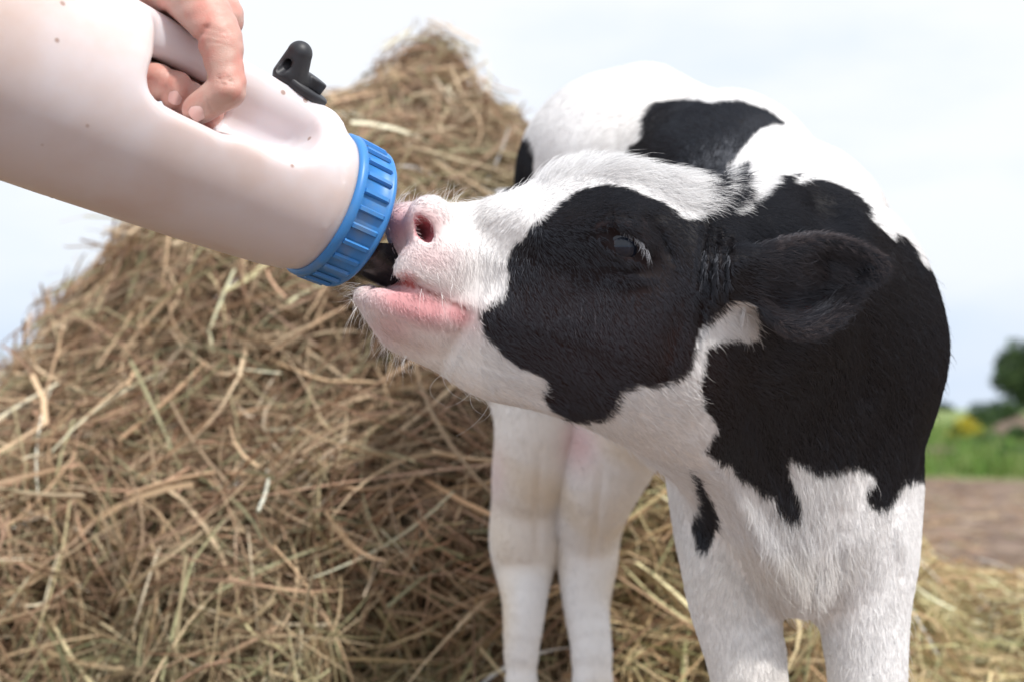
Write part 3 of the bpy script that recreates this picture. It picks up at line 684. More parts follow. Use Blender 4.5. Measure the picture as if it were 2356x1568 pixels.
def f_head(p):
    s = head_r(p[:, 0], p[:, 1]); X = p[:, 0] / HDP * F + 1178; Y = 784 - p[:, 1] / HDP * F
    hw = np.interp(X, [800, 860, 930, 1010, 1100, 1200, 1330, 1430, 1540, 1640, 1750], [.022, .028, .036, .041, .040, .047, .060, .067, .066, .062, .070])
    # the lower jaw is narrower than the upper face
    jaw = np.clip((Y - np.interp(X, [850, 1080, 1400, 1700], [650, 705, 800, 900])) / 120, 0, 1)
    hw = hw * (1 - .20 * jaw)
    R = np.interp(X, [850, 950, 1100, 1300, 1500], [.036, .046, .052, .070, .080])
    q = np.sqrt(np.maximum(R - s, 0) ** 2 + (R * (p[:, 2] - HDP) / hw) ** 2) - R
    q = q * np.minimum(1, hw / R * 1.0)
    near = lambda x, y, D: C3(x, y, D)
    # cheek, orbit, brow, nose and lip volumes (both sides)
    pz = p.copy(); pz[:, 2] = HDP - np.abs(p[:, 2] - HDP)
    q = smin(q, ellip(pz, near(1440, 545, .952), (.034, .022, .020), rotz(-12)), .014)
    q = smin(q, ellip(pz, near(1480, 790, .965), (.050, .042, .026)), .024)
    q = smin(q, ellip(pz, near(990, 510, .969), (.0165, .0175, .0135)), .008)
    q = smin(q, ellip(pz, near(955, 712, .970), (.036, .0125, .014), rotz(-15)), .008)
    q = smin(q, ellip(pz, near(1005, 612, .966), (.031, .023, .0135), rotz(22)), .009)
    q = smin(q, ellip(pz, near(940, 735, .977), (.030, .014, .012), rotz(-20)), .012)
    q = smin(q, cone(pz, near(1150, 500, .975), near(1350, 560, .955), .012, .014), .018)
    # hollow between cheek and muzzle, hollow behind the eye
    q = smax(q, -ellip(pz, near(1180, 640, .925), (.045, .022, .022)), .02)
    q = smax(q, -ellip(pz, near(1575, 560, .913), (.022, .030, .016)), .02)
    q = smax(q, -ellip(pz, near(1320, 590, .925), (.02, .012, .012), rotz(-20)), .02)
    # eye opening and lids
    q = smin(q, chain(pz, [(near(1372, 532, .9375), .004), (near(1410, 514, .9310), .0062), (near(1452, 520, .9285), .0072), (near(1486, 556, .932), .0064), (near(1492, 598, .940), .004)], 0), .005)
    q = smin(q, chain(pz, [(near(1385, 545, .9355), .0030), (near(1410, 570, .9325), .0042), (near(1445, 596, .9325), .0045), (near(1480, 604, .937), .003)], 0), .004)
    q = smax(q, -chain(pz, [(near(1390, 535, .928), .0034), (near(1412, 547, .920), .0082), (near(1443, 565, .920), .0094), (near(1466, 584, .926), .0056)], .003), .0022)
    q = smax(q, -chain(pz, [(near(1340, 545, .936), .0015), (near(1388, 536, .930), .0020)], 0), .003)
    # upper fold behind the lid
    q = smax(q, -chain(pz, [(near(1360, 512, .9315), .0012), (near(1410, 492, .925), .0020), (near(1472, 506, .9225), .0024), (near(1510, 560, .926), .0020)], 0), .006)
    # nostril
    q = smax(q, -ellip(pz, near(977, 529, .960), (.0052, .0092, .011), rotz(26)), .0035)
    q = smax(q, -cone(pz, near(977, 531, .968), near(950, 545, .99), .0055, .005), .004)
    # mouth line
    q = smax(q, -chain(pz, [(near(888, 656, .975), .0040), (near(930, 652, .962), .0042), (near(960, 658, .955), .0036), (near(1005, 680, .9520), .0028), (near(1050, 701, .9510), .0022), (near(1080, 714, .9515), .0014)], 0), .004)
    # wrinkles where ear, neck and cheek meet
    for (x0, y0, x1, y1) in [(1600, 520, 1585, 640), (1628, 545, 1618, 680), (1655, 560, 1650, 690)]:
        q = smax(q, -cone(pz, near(x0, y0, .934), near(x1, y1, .934), .0022, .0016), .008)
    return q
def f_ear(p):
    s = ear_r(p[:, 0], p[:, 1]); X = p[:, 0] / EDP * F + 1178; Y = 784 - p[:, 1] / EDP * F
    sm = np.clip(s / .016, 0, 1); sm = sm * sm * (3 - 2 * sm)
    bowl = .020 * np.exp(-((X - 1835) / 100) ** 2 - ((Y - 700) / 55) ** 2) * sm + .013 * sm * np.clip((X - 1820) / 90, 0, 1)
    zc = EDP + .008 + bowl + .010 * np.clip((X - 1850) / 200, 0, 1)
    hw = np.interp(X, [1640, 1700, 1780, 1900, 2050], [.020, .017, .010, .0065, .005]); R = .011
    q = np.sqrt(np.maximum(R - s, 0) ** 2 + (R * (p[:, 2] - zc) / hw) ** 2) - R
    return q * .55
def f_far_ear(p):
    return smin(ellip(p, C3(1620, 590, 1.115), (.035, .022, .05)), cone(p, C3(1600, 600, 1.05), C3(1615, 600, 1.09), .02, .018), .01)
def f_neck(p):
    d = chain(p, [(C3(1600, 640, 1.005), .062), (C3(1720, 690, 1.06), .084), (C3(1850, 760, 1.14), .105)], .03)
    e = chain(p, [(C3(1500, 860, 1.0), .046), (C3(1600, 935, 1.04), .046), (C3(1730, 1020, 1.10), .062)], .03)
    d = smin(d, e, .05)
    d = smin(d, ellip(p, C3(1830, 565, 1.075), (.052, .044, .05)), .03)
    return smax(d, -ellip(p, C3(1915, 468, 1.022), (.012, .010, .02)), .04)
def zpx(z, D): return 940 + (CAM_Z - z) / D * F
def f_body(p):
    d = ellip(p, C3(1808, 830, 1.22), (.094, .168, .17))
    d = smin(d, ellip(p, C3(1640, 565, 1.39), (.118, .146, .20)), .05)
    d = smin(d, ellip(p, C3(1425, 412, 1.52), (.112, .114, .13)), .05)
    d = smin(d, chain(p, [(C3(1860, 430, 1.24), .03), (C3(1690, 315, 1.38), .03), (C3(1500, 222, 1.50), .03)], .02), .03)
    d = smin(d, ellip(p, C3(1990, 935, 1.165), (.039, .078, .075)), .035)
    d = smin(d, ellip(p, C3(1690, 930, 1.19), (.048, .080, .07)), .035)
    d = smin(d, ellip(p, C3(1842, 1165, 1.135), (.075, .085, .080)), .035)
    d = smin(d, cone(p, C3(1700, 1060, 1.08), C3(1850, 1330, 1.085), .026, .020), .025)
    d = smin(d, ellip(p, C3(1640, 760, 1.38), (.11, .12, .15)), .05)
    d = smin(d, cone(p, C3(1650, 330, 1.62), C3(1600, 640, 1.66), .016, .010), .01)      # tail
    d = smin(d, ellip(p, C3(1895, 565, 1.24), (.060, .072, .07)), .04)     # withers
    d = smin(d, ellip(p, C3(1350, 270, 1.47), (.018, .016, .02)), .02); d = smin(d, ellip(p, C3(1490, 215, 1.46), (.018, .016, .02)), .02)
    d = smin(d, cone(p, C3(1992, 560, 1.13), C3(2018, 800, 1.12), .016, .020), .03)      # edge of the shoulder blade
    d = smax(d, -cone(p, C3(1985, 640, 1.035), C3(2000, 900, 1.035), .010, .016), .04)
    return d
def leg(p, pts): return limb(p, [(C3(x, y, D), r - .0006) for x, y, D, r in pts], 4, .010)
def zleg(x, z, D, r): return (x, zpx(z, D), D, r)
def f_legs(p):
    a = np.full(len(p), .25); b = np.full(len(p), .25)
    m = (p[:, 1] < .02) & (p[:, 2] < 1.30)
    if m.any(): a[m] = front_legs(p[m])
    m = (p[:, 1] < .16) & (p[:, 2] > 1.28)
    if m.any(): b[m] = hind_legs(p[m])
    return a, b
def front_legs(p):
    d = leg(p, [(1662, 1040, 1.175, .046), (1668, 1200, 1.15, .037), (1682, 1320, 1.13, .034), (1702, 1440, 1.12, .0290), (1728, 1568, 1.11, .0265), zleg(1750, .285, 1.10, .029), zleg(1755, .25, 1.10, .027), zleg(1760, .12, 1.11, .018), zleg(1762, .085, 1.10, .0215), zleg(1764, .02, 1.08, .027)])
    d = np.minimum(d, leg(p, [(1992, 1060, 1.165, .042), (1994, 1180, 1.14, .0365), (1988, 1285, 1.125, .0375), (1988, 1400, 1.115, .0325), (1992, 1568, 1.105, .0285), zleg(1994, .285, 1.10, .030), zleg(1994, .25, 1.10, .028), zleg(1994, .12, 1.11, .018), zleg(1994, .085, 1.10, .0215), zleg(1994, .02, 1.08, .027)]))
    return d
def hind_legs(p):
    h = leg(p, [(1270, 560, 1.52, .080), (1236, 800, 1.50, .060), (1238, 960, 1.46, .042), (1218, 1090, 1.47, .0360), (1208, 1150, 1.49, .0310), (1205, 1235, 1.50, .0345), (1206, 1310, 1.50, .0270), (1203, 1400, 1.47, .0195), (1201, 1568, 1.45, .0150), zleg(1200, .12, 1.44, .018), zleg(1200, .085, 1.43, .021), zleg(1200, .02, 1.41, .026)])
    h = np.minimum(h, leg(p, [(1440, 640, 1.50, .080), (1425, 880, 1.50, .068), (1415, 1010, 1.46, .050), (1378, 1130, 1.46, .0365), (1352, 1240, 1.50, .0310), (1350, 1300, 1.50, .0270), (1350, 1400, 1.48, .0195), (1362, 1568, 1.45, .0175), zleg(1368, .12, 1.44, .018), zleg(1370, .085, 1.43, .021), zleg(1372, .02, 1.41, .026)]))
    h = smin(h, ellip(p, C3(1345, 850, 1.52), (.03, .09, .05)), .02)
    return h
CREASES = [  # picture line, width, depth (negative = ridge), how far back it reaches
    (1626, 500, 1606, 650, 7, .0032, 1.0), (1648, 520, 1634, 675, 7, .0032, 1.0), (1672, 548, 1664, 690, 7, .0030, 1.0), (1612, 690, 1600, 790, 8, .0022, 1.0),
    (1500, 505, 1548, 600, 9, .0028, 1.0), (1395, 470, 1500, 482, 16, -.0028, 1.0), (1350, 528, 1400, 500, 9, .0016, 1.0), (1395, 640, 1490, 640, 16, -.0022, 1.0), (1380, 610, 1480, 632, 8, .0018, 1.0),
    (1082, 722, 1010, 856, 14, .0024, 1.0), (1125, 700, 1160, 600, 26, .0022, 1.0), (1300, 760, 1420, 900, 28, .0022, 1.0), (1240, 590, 1380, 660, 30, .0022, 1.0),
    (1560, 700, 1530, 860, 24, .0022, 1.0), (1180, 900, 1330, 920, 22, .0016, 1.0),
    (1640, 1075, 1850, 1390, 30, -.0075, 1.16), (1610, 1120, 1760, 1420, 18, .0040, 1.16), (1890, 1240, 1860, 1400, 18, .0050, 1.16), (1930, 1180, 1925, 1400, 22, .0035, 1.16), (2070, 1180, 2080, 1300, 16, -.0035, 1.16),
    (1985, 600, 1990, 900, 30, .0050, 1.18), (1720, 900, 1800, 1120, 26, .0035, 1.16), (1240, 1040, 1235, 1300, 10, .0030, 1.60), (1385, 1080, 1365, 1300, 10, .0030, 1.60)]
def calf_sdf(p):
    hd = smin(f_head(p), f_far_ear(p), .015); ear = f_ear(p)
    nb = smin(f_neck(p), f_body(p), .045)
    fl, hl = f_legs(p)
    nb = smin(nb, fl, .018); nb = smin(nb, hl, .025)
    d = smin(hd, nb, .022)
    d = smin(d, ear, np.where(p[:, 0] < (1720 - 1178) / F * .93, .012, .003))
    front = p[:, 2] < 1.0
    x, y = pxof(p)
    g = np.zeros(len(p))
    for (x0, y0, x1, y1, w_, a_, zmax) in CREASES:
        ax, ay = x1 - x0, y1 - y0; h_ = np.clip(((x - x0) * ax + (y - y0) * ay) / (ax * ax + ay * ay), 0, 1)
        dd = (x - x0 - h_ * ax) ** 2 + (y - y0 - h_ * ay) ** 2
        g += a_ * np.exp(-dd / w_ ** 2) * (.35 + .65 * np.sin(np.pi * np.clip(h_, .02, .98))) * (p[:, 2] < zmax)
    d = d + g
    return d + .0012 * noise3(p, 55, 31) + np.where(p[:, 2] > 1.06, .002, 0) * noise3(p, 28, 32)
cl = np.array([-.125, -.70, .86]); ch = np.array([.40, .40, 1.74])
cP, cF, cN = polygonize(calf_sdf, cl, ch, .0027)
# coat pattern, laid over the animal
head_black = [(1105, 740), (1125, 705), (1160, 684), (1168, 640), (1165, 592), (1185, 560), (1215, 530), (1225, 515), (1255, 490), (1290, 465), (1320, 445), (1380, 430), (1430, 430), (1480, 445), (1530, 475), (1575, 500), (1612, 500), (1622, 470), (1600, 430), (1660, 440), (1800, 420), (2200, 500), (2200, 900), (1800, 800), (1745, 770), (1738, 718), (1715, 690), (1668, 704), (1626, 748), (1597, 792), (1590, 830), (1572, 860), (1530, 885), (1480, 887), (1430, 902), (1410, 937), (1380, 962), (1340, 968), (1300, 962), (1265, 946), (1250, 915), (1257, 872), (1215, 850), (1170, 830), (1130, 790)]
body_black = [(1600, 560), (1658, 509), (1738, 464), (1767, 434), (1797, 407), (1836, 400), (1822, 420), (1866, 414), (1926, 424), (1970, 449), (1995, 479), (2010, 513), (2049, 543), (2064, 533), (2089, 553), (2124, 607), (2300, 700), (2300, 1040), (2102, 1100), (2069, 1138), (2026, 1170), (1988, 1132), (2012, 1104), (1955, 1072), (1933, 1083), (1879, 1078), (1808, 1056), (1841, 1138), (1846, 1176), (1803, 1170), (1781, 1138), (1732, 1121), (1678, 1072), (1623, 1045), (1640, 1002), (1648, 990), (1618, 930), (1612, 860), (1624, 802), (1680, 776), (1750, 770), (1742, 700), (1715, 684), (1690, 690), (1650, 700), (1600, 700)]
mid_black = [(1440, 420), (1446, 340), (1478, 325), (1478, 291), (1495, 246), (1534, 234), (1599, 230), (1634, 241), (1658, 239), (1703, 234), (1748, 251), (1810, 288), (1763, 296), (1718, 335), (1669, 400), (1629, 459), (1600, 560), (1440, 560)]
sliver = [(1718, 380), (1688, 400), (1644, 459), (1630, 500), (1660, 500), (1698, 439), (1723, 390)]
rump = [(1213, 311), (1228, 345), (1228, 380), (1223, 425), (1176, 440), (1168, 440), (1168, 350), (1186, 335)]
foreleg = [(1570, 1060), (1585, 1083), (1640, 1154), (1644, 1225), (1629, 1268), (1601, 1252), (1593, 1192), (1599, 1138)]
RB = {k: Raster(np.array(v, float), 4.0, smooth=(k not in 'x')) for k, v in dict(h=head_black, b=body_black, m=mid_black, s=sliver, r=rump, l=foreleg).items()}
def coat(p, raw=False):
    x, y = pxof(p)
    hd = np.minimum(f_head(p), f_ear(p)); nb = np.minimum(f_neck(p) , f_body(p)); fl, hl = f_legs(p)
    am = np.where(p[:, 2] > 1.2, .45, 1.0)
    x2 = x + am * 5 * noise3(p, 130, 41) + am * 3 * noise3(p, 420, 42); y2 = y + am * 5 * noise3(p, 130, 43) + am * 3 * noise3(p, 420, 44)
    sh = RB['h'](x2, y2); sb = np.maximum.reduce([RB[k](x2, y2) for k in 'bmsr'])
    sl_ = RB['l'](x2, y2)
    ishead = hd < np.minimum(nb, np.minimum(fl, hl)) + .004
    # the far half of the head mirrors the near half
    nearp = (p[:, 2] < 1.22)
    s = np.where(ishead, np.maximum(sh, np.where(x > 1600, RB['b'](x2, y2), -99)), np.maximum(sb, np.where((x > 1600) & (x < 1750) & (y > 490) & nearp, sh, -99)))
    s = np.where(~ishead & (x < 1660) & (y > 1050), np.maximum(sl_, np.where(x > 1610, RB['b'](x2, y2), -99)), s)
    s = np.where(~ishead & (x < 1560) & (y > 520), -60, s)
    farw = noise3(p, 7, 50) * 80 - 10
    s = np.where(~ishead & (p[:, 2] > 1.30) & (x > 1850), farw, s)
    blk = np.clip(.5 + s / 4.0, 0, 1)
    hoof = to_world(p)[:, 2] < .055
    # bare pink skin
    pk = np.zeros(len(p))
    for (cx, cy, rx, ry, a, w) in [(975, 515, 55, 48, 20, .75), (915, 520, 50, 65, 0, .95), (955, 700, 125, 52, 15, 1.25), (1050, 722, 50, 34, 20, 1.1), (905, 745, 75, 60, 0, .6), (960, 790, 70, 35, 0, .25), (935, 640, 24, 22, 0, 1.0), (985, 590, 75, 55, 0, .45), (1020, 640, 60, 35, 0, .22)]:
        c_, s_ = math.cos(math.radians(a)), math.sin(math.radians(a)); dx = x - cx; dy = y - cy
        pk = np.maximum(pk, w * np.exp(-(((dx * c_ + dy * s_) / rx) ** 2 + ((-dx * s_ + dy * c_) / ry) ** 2) * 1.1))
    pk = pk * ishead
    pk2 = (.55 * np.exp(-(((x - 1335) / 40) ** 2 + ((y - 1020) / 60) ** 2)) + .25 * np.exp(-(((x - 1140) / 25) ** 2 + ((y - 1090) / 70) ** 2))) * (~ishead) * (p[:, 2] > 1.3)
    return blk, np.clip(pk + pk2, 0, 1), ishead, hoof, x, y, hd, nb, fl, hl
blk, pk, ishead, hoof, vx_, vy_, hd_, nb_, fl_, hl_ = coat(cP)
WHITE = np.array([.89, .875, .865]); BLACK = np.array([.0065, .0058, .0072]); BROWN = np.array([.026, .0120, .0105]); PINK = np.array([.68, .33, .34])
def coat_color(p, blk, pk, seed=1):
    n1 = noise3(p, 40, 60 + seed)[:, None]
    w = WHITE * (1 + .03 * n1) * (1 - np.array([0, .03, .08]) * np.clip(noise3(p, 12, 70), 0, 1)[:, None])
    st = np.clip(noise3(p, 22, 71) * .8 + noise3(p, 60, 72) * .5 - .1, 0, 1) * (p[:, 2] > 1.34) * (p[:, 1] < -.02) + .35 * np.clip(noise3(p, 30, 73) - .2, 0, 1) * (p[:, 1] < -.15)
    w = w * (1 - st[:, None] * [.07, .16, .30])
    x, y = pxof(p); br = np.exp(-(((x - 1350) / 330) ** 2 + ((y - 820) / 190) ** 2))[:, None]
    b = BLACK * (1 - br) + BROWN * br
    c = w * (1 - pk[:, None]) + PINK * pk[:, None]
    return c * (1 - blk[:, None]) + b * blk[:, None]
skin = coat_color(cP, blk, pk)
ei = np.exp(-(((vx_ - 1838) / 48) ** 2 + ((vy_ - 702) / 34) ** 2)) * (cP[:, 2] < 1.0); skin = skin * (1 - ei[:, None]) + np.array([.13, .055, .055]) * ei[:, None]
skin[hoof] = (.10, .08, .06)
# inside of nostril and mouth
def inside_mask(p):
    x, y = pxof(p)
    a = (ellip(p, C3(977, 529, .966), (.0060, .0100, .05), rotz(26)) < 0)
    b = (x > 890) & (x < 1000) & (np.abs(y - np.interp(x, [890, 930, 1000], [648, 648, 674])) < 9) & (p[:, 2] > .962) & (p[:, 2] < 1.03)
    return a & (p[:, 2] < 1.0), b
na, mb = inside_mask(cP)
lm = np.exp(-((vy_ - np.interp(vx_, [900, 960, 1005, 1050, 1080], [650, 658, 680, 701, 714])) / 5) ** 2) * ((vx_ > 905) & (vx_ < 1078) & (cP[:, 2] < 1.0))
skin = skin * (1 - lm[:, None]) + np.array([.28, .11, .10]) * lm[:, None]
skin[na] = (.62, .22, .25); skin[mb] = (.42, .12, .11)
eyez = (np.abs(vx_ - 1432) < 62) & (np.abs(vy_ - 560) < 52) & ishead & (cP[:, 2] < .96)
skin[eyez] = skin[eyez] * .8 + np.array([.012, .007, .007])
calf = tag(empty("calf", to_world(C3(1650, 1500, 1.28)) * [1, 1, 0]), "black and white calf stretching its neck out to suck milk from the bottle", "calf")
body = mesh_np("body", to_world(cP), cF, M_hide, calf, attrs={"col": skin})
# eye
M_eye = simple("eye", (0.010, 0.014, 0.026), 0.03, 0.5)
def sphere(name, c, r, mat_, parent, n=20, sc=(1, 1, 1)):
    th = np.linspace(0, math.pi, n); ph = np.linspace(0, 2 * math.pi, 2 * n, endpoint=False)
    T_, P_ = np.meshgrid(th, ph, indexing='ij')
    V = np.stack([np.sin(T_) * np.cos(P_), np.sin(T_) * np.sin(P_), np.cos(T_)], -1).reshape(-1, 3) * r * np.array(sc) + c
    i = np.arange(n - 1)[:, None] * 2 * n; j = np.arange(2 * n)[None]; j2 = (j + 1) % (2 * n)
    return mesh_np(name, V, np.stack([i + j, i + 2 * n + j, i + 2 * n + j2, i + j2], -1).reshape(-1, 4), mat_, parent)
sphere("eye", to_world(C3(1434, 560, .9445)), .0165, M_eye, calf)
sphere("eye", to_world(C3(1434, 560, 1.0555)), .0165, M_eye, calf)
eye0 = [o for o in calf.children if o.name.startswith('eye')][0]
sphere("cornea", to_world(C3(1434, 569, .9372)) - np.array(calf.location), .0107, M_eye, None).parent = eye0
sphere("eye_corner", to_world(C3(1402, 545, .9325)), .0022, simple("sclera", (.42, .38, .40), .25), calf, n=12)

# ------------------------------------------------------------------ fur
flow = [  # picture x, y, depth, direction (right, up, away)
    (900, 500, .97, 1, .1, -.1), (1000, 600, .955, .7, -.6, 0), (880, 720, .98, .2, -1, 0), (960, 780, .97, .5, -.8, 0), (1080, 470, 1.0, -1, .15, 0), (1180, 520, .96, -.8, -.7, 0), (1120, 650, .955, .3, -.9, 0),
    (1200, 800, .945, .7, -.7, 0), (1200, 430, .99, .3, .5, 0), (1300, 500, .95, .8, -.2, 0), (1300, 385, 1.0, 1, .25, 0), (1430, 370, 1.0, 1, 0, 0), (1560, 420, .99, .85, -.5, 0), (1500, 480, .95, .9, -.3, 0),
    (1350, 700, .93, .45, -.85, 0), (1500, 700, .93, .5, -.85, 0), (1330, 900, .95, .8, -.6, 0), (1150, 900, .97, .8, -.5, 0), (1620, 620, .93, .6, -.8, 0), (1500, 950, .97, .6, -.6, 0),
    (1760, 620, .93, 1, -.15, 0), (1900, 600, .93, .9, -.4, 0), (1980, 680, .93, .8, -.5, 0), (1820, 720, .94, .9, -.1, 0), (1680, 720, .95, .7, -.8, 0),
    (1700, 480, 1.1, 1, .1, .2), (1600, 1000, 1.0, .5, -.9, 0), (1800, 900, 1.03, .5, -.9, 0), (1900, 500, 1.12, .9, -.3, .2), (2050, 600, 1.15, .5, -.8, .3), (2080, 900, 1.1, .35, -.9, .3), (1850, 1200, 1.05, .1, -1, 0),
    (1650, 1200, 1.1, -.1, -1, 0), (2000, 1300, 1.08, .05, -1, 0), (1700, 1500, 1.08, .1, -1, 0), (2000, 1500, 1.08, 0, -1, 0), (1750, 330, 1.3, -.4, -.3, .9), (1500, 250, 1.45, -.3, -.8, .5), (1300, 300, 1.48, -.4, -.9, .2), (1880, 360, 1.2, .1, -.2, 1),
    (1220, 1000, 1.42, 0, -1, 0), (1400, 1000, 1.42, -.1, -1, 0), (1220, 1450, 1.42, 0, -1, 0), (1350, 1450, 1.42, 0, -1, 0)]
FC = np.array([C3(a, b, c) for a, b, c, *_ in flow]); FD = unit(np.array([v[3:] for v in flow]))
def flow_at(p):
    o = np.zeros_like(p)
    for c, d in zip(FC, FD): o += d / (((p - c) ** 2).sum(1) + 2e-4)[:, None] ** 1.6
    return unit(o)
def grow(n, weight, lenf, radf, lift, seed, K=4, curl=.25, clump=.30, name="fur", tint=None):
    r = np.random.default_rng(seed)
    f = r.choice(len(cF), n, p=weight / weight.sum()); u, v = r.random((2, n, 1))
    q = cP[cF[f]]; p = q[:, 0] * (1 - u) * (1 - v) + q[:, 1] * u * (1 - v) + q[:, 2] * u * v + q[:, 3] * (1 - u) * v
    N = cN[cF[f, 0]]
    blk, pk, ih, hoof, x, y, *_ = coat(p)
    T = flow_at(p) + clump * np.stack([noise3(p, 260, 80 + i) for i in range(3)], 1) * .28 + clump * np.stack([noise3(p, 75, 90 + i) for i in range(3)], 1) * .5 + r.normal(0, .07, (n, 3))
    T = unit(T - (T * N).sum(1, keepdims=True) * N)
    L_ = lenf(p, x, y, ih) * r.uniform(.6, 1.15, n)
    L_ = np.where(hoof, L_ * .2, L_)
    s = np.linspace(0, 1, K)[None, :, None]
    li = (lift * r.uniform(.5, 1.5, n))[:, None, None]
    B_ = np.cross(N, T) * r.normal(0, curl, (n, 1))
    P_ = p[:, None] - N[:, None] * .0004 + L_[:, None, None] * (T[:, None] * s * .95 + N[:, None] * li * (s * 1.3 - .75 * s * s) + B_[:, None] * s * s * .5)
    rad = radf(p, x, y, ih)[:, None] * (1 - .85 * np.linspace(0, 1, K)[None] ** 1.5)
    c = coat_color(p, (blk > r.uniform(.2, .8, n)).astype(float), pk * .75) * r.uniform(.82, 1.12, (n, 1))
    c = c + ((blk > .5)[:, None]) * r.uniform(0, .004, (n, 1))
    if tint is not None: c = c + (blk > .5)[:, None] * tint * r.uniform(.2, 1, (n, 1))
    hairs(name, to_world(P_), rad, np.clip(c, 0, .95), M_fur, calf)
qa = cP[cF]; area = np.linalg.norm(np.cross(qa[:, 2] - qa[:, 0], qa[:, 3] - qa[:, 1]), axis=1) * .5
fc = qa.mean(1); fn_ = cN[cF].mean(1); facing = -(fn_ * unit(fc)).sum(1)
fx = 1178 + fc[:, 0] / fc[:, 2] * F; fy = 784 - fc[:, 1] / fc[:, 2] * F
seen = np.where(facing > -.25, 1.0, .10) * np.where(fy < 1640, 1, .05)
bare = np.zeros(len(fc))
bare = np.maximum(bare, .75 * np.exp(-(((fx - 1838) / 45) ** 2 + ((fy - 702) / 30) ** 2)) * (fc[:, 2] < 1.0))
bare = np.maximum(bare, np.exp(-(((fx - 977) / 32) ** 2 + ((fy - 527) / 38) ** 2) ** 2) * (fc[:, 2] < .99))
bare = np.maximum(bare, .72 * np.exp(-(((fx - 950) / 85) ** 2 + ((fy - 530) / 60) ** 2) ** 2) * (fc[:, 2] < 1.02))
bare = np.maximum(bare, .85 * np.exp(-(((fx - 960) / 120) ** 2 + ((fy - 692 - (fx - 960) * .25) / 26) ** 2)))
ml = np.abs(fy - np.interp(fx, [900, 960, 1005, 1050, 1080], [650, 658, 680, 701, 714])); bare = np.maximum(bare, .97 * (ml < 7) * (fx > 900) * (fx < 1078) * (fc[:, 2] < 1.0))
bare = np.maximum(bare, (np.abs(fx - 1434) < 50) * (np.abs(fy - 560 - (fx - 1434) * .5) < 24) * (fc[:, 2] < .96) * .97)
hdf = (cP[cF[:, 0]][:, 2] < 1.09) & (fx < 2080)
def len_(p, x, y, ih):
    L_ = np.where(ih, .0062, .0085)
    L_ = L_ + .010 * np.exp(-((y - np.interp(x, [1150, 1300, 1450, 1600], [440, 375, 375, 450])) / 28) ** 2) * (x > 1200) * (x < 1680) * ih
    L_ = L_ + .008 * np.exp(-(((x - 1700) / 45) ** 2 + ((y - 730) / 40) ** 2))
    L_ = np.where((x < 1100) & ih, .0045, L_)
    L_ = L_ + .012 * np.exp(-(((x - 1530) / 35) ** 2 + ((y - 1210) / 70) ** 2)) * ~ih
    L_ = L_ + .013 * np.exp(-(((x - 1840) / 110) ** 2 + ((y - 1280) / 130) ** 2)) * ~ih
    L_ = np.where((p[:, 2] > 1.36) & (y > 950), .006, L_)
    L_ = L_ + .004 * ((x > 1740) & ih)
    return L_
def rad_(p, x, y, ih): return np.where(p[:, 2] < 1.06, .00013, .00019)
w = area * seen * (1 - bare) * np.where(fc[:, 2] < 1.05, 2.2, 1.0) * np.where(fc[:, 2] > 1.3, .55, 1)
NH = 460000
grow(NH, w, len_, rad_, .20, 101)
# sparse longer guard hairs
grow(9000, w * (fc[:, 2] < 1.1), lambda p, x, y, ih: len_(p, x, y, ih) * 1.7, lambda p, x, y, ih: np.full(len(p), .00010), .55, 102, curl=.5)
# ear hair
bare2 = 0
fear = f_ear(fc) < .004
we = area * fear * ((fx > 1740) & (fx < 2060) & (fc[:, 2] < 1.03)) * seen
grow(6000, we, lambda p, x, y, ih: np.full(len(p), .013), lambda p, x, y, ih: np.full(len(p), .00011), .45, 103, curl=.5, tint=np.array([.022, .014, .012]))
wr = area * fear * ((fx > 1780) & (fx < 2065) & (fc[:, 2] < .985)) * np.exp(-(ear_r(fc[:, 0], fc[:, 1]) / .0035) ** 2)
grow(9000, wr, lambda p, x, y, ih: np.full(len(p), .0050), lambda p, x, y, ih: np.full(len(p), .00010), 1.2, 105, curl=.5, tint=np.array([.13, .095, .085]))
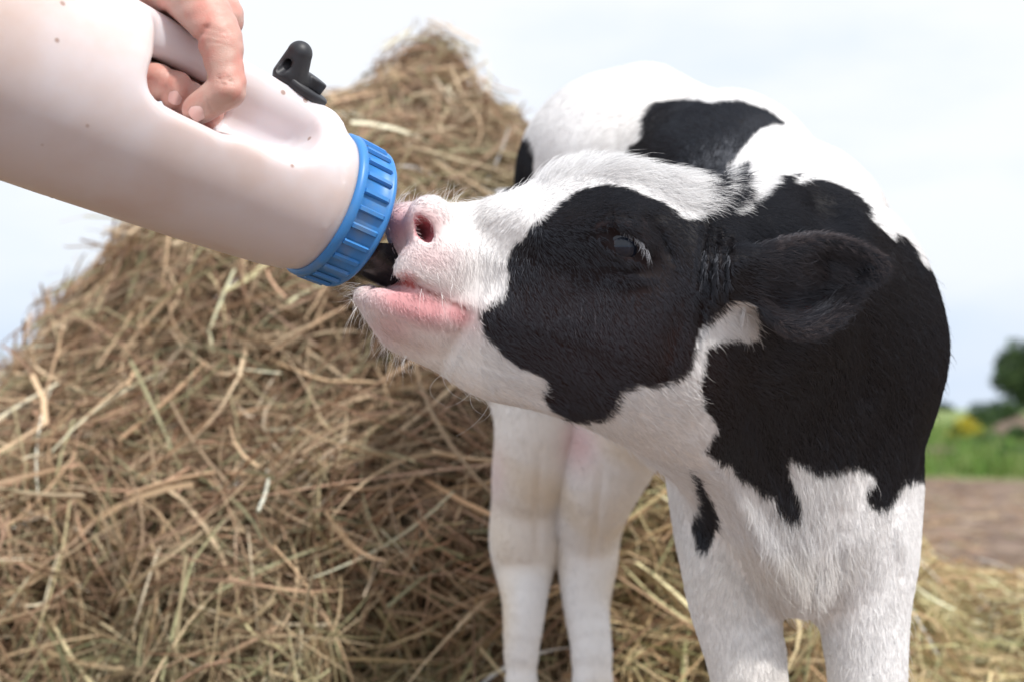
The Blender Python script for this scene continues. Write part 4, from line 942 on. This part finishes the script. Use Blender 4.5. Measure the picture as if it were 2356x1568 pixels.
# poll and forehead tufts
wp = area * (fx > 1230) * (fx < 1690) * (fc[:, 2] < 1.08) * (fc[:, 2] > .94) * np.exp(-((fy - np.interp(fx, [1150, 1300, 1450, 1600], [440, 375, 375, 450])) / 26) ** 2)
grow(9000, wp, lambda p, x, y, ih: np.full(len(p), .019), lambda p, x, y, ih: np.full(len(p), .00014), .6, 104, curl=.5, clump=.9, K=5)
def strands(name, list_, rad, col):
    P_ = np.array([l for l in list_]); n, K, _ = P_.shape
    hairs(name, to_world(P_), np.full((n, 1), rad) * (1 - .8 * np.linspace(0, 1, K)[None]), np.tile(col, (n, 1)), M_fur, calf)
r = np.random.default_rng(77)
wh = []
def strand(p0, d0, d1, L_, K=7):
    s = np.linspace(0, 1, K)[:, None]; d0 = unit(np.array(d0, float)); d1 = unit(np.array(d1, float))
    return p0 + L_ * (d0 * s + (d1 - d0) * s * s * .5)
for i in range(34):       # whiskers over the nose
    x = r.uniform(905, 1060); wh.append(strand(C3(x, 471, 1 + r.normal(0, .012)), (r.normal(.1, .35), 1, r.normal(0, .3)), (r.normal(.9, .5), .4, r.normal(0, .3)), r.uniform(.008, .022)))
for i in range(70):       # chin beard
    x = r.uniform(808, 960); y = np.interp(x, [808, 856, 890, 960], [690, 756, 800, 832]); wh.append(strand(C3(x, y - 3, .99 + r.normal(0, .01)), (r.normal(-.4, .4), -.7, r.normal(-.1, .4)), (r.normal(.1, .6), -1, 0), r.uniform(.008, .026)))
for i in range(26):
    x = r.uniform(806, 840); y = r.uniform(650, 690); wh.append(strand(C3(x, y, .99 + r.normal(0, .01)), (-1, r.normal(0, .4), r.normal(-.2, .4)), (-.8, r.normal(-.2, .5), 0), r.uniform(.006, .018)))
for i in range(22):       # lip and cheek whiskers
    x = r.uniform(960, 1100); y = r.uniform(580, 690); wh.append(strand(C3(x, y, .953), (r.normal(.3, .4), -.6, -.7), (r.normal(.2, .3), -1, 0), r.uniform(.008, .020)))
for i in range(10):
    x = r.uniform(1000, 1180); y = np.interp(x, [1000, 1180], [850, 935]); wh.append(strand(C3(x, y, .99), (r.normal(-.3, .5), -1, -.2), (r.normal(.5, 1), -.3, 0), r.uniform(.02, .045)))
strands("whiskers", wh, .00013, (.85, .82, .78))
el = []
for i in range(84):
    t_ = i / 83; x = np.interp(t_, [0, .35, .7, 1], [1436, 1466, 1482, 1490]); y = np.interp(t_, [0, .35, .7, 1], [532, 545, 565, 588])
    el.append(strand(C3(x + r.normal(0, 2), y + r.normal(0, 2), .9285), (r.normal(-.15, .2) + .25 * t_, -.25, -.8), (r.normal(-.05, .25) + .1 * t_, -1, -.1), r.uniform(.007, .013) * (.5 + .6 * t_)))
strands("eyelashes", el, .00010, (.32, .32, .34))
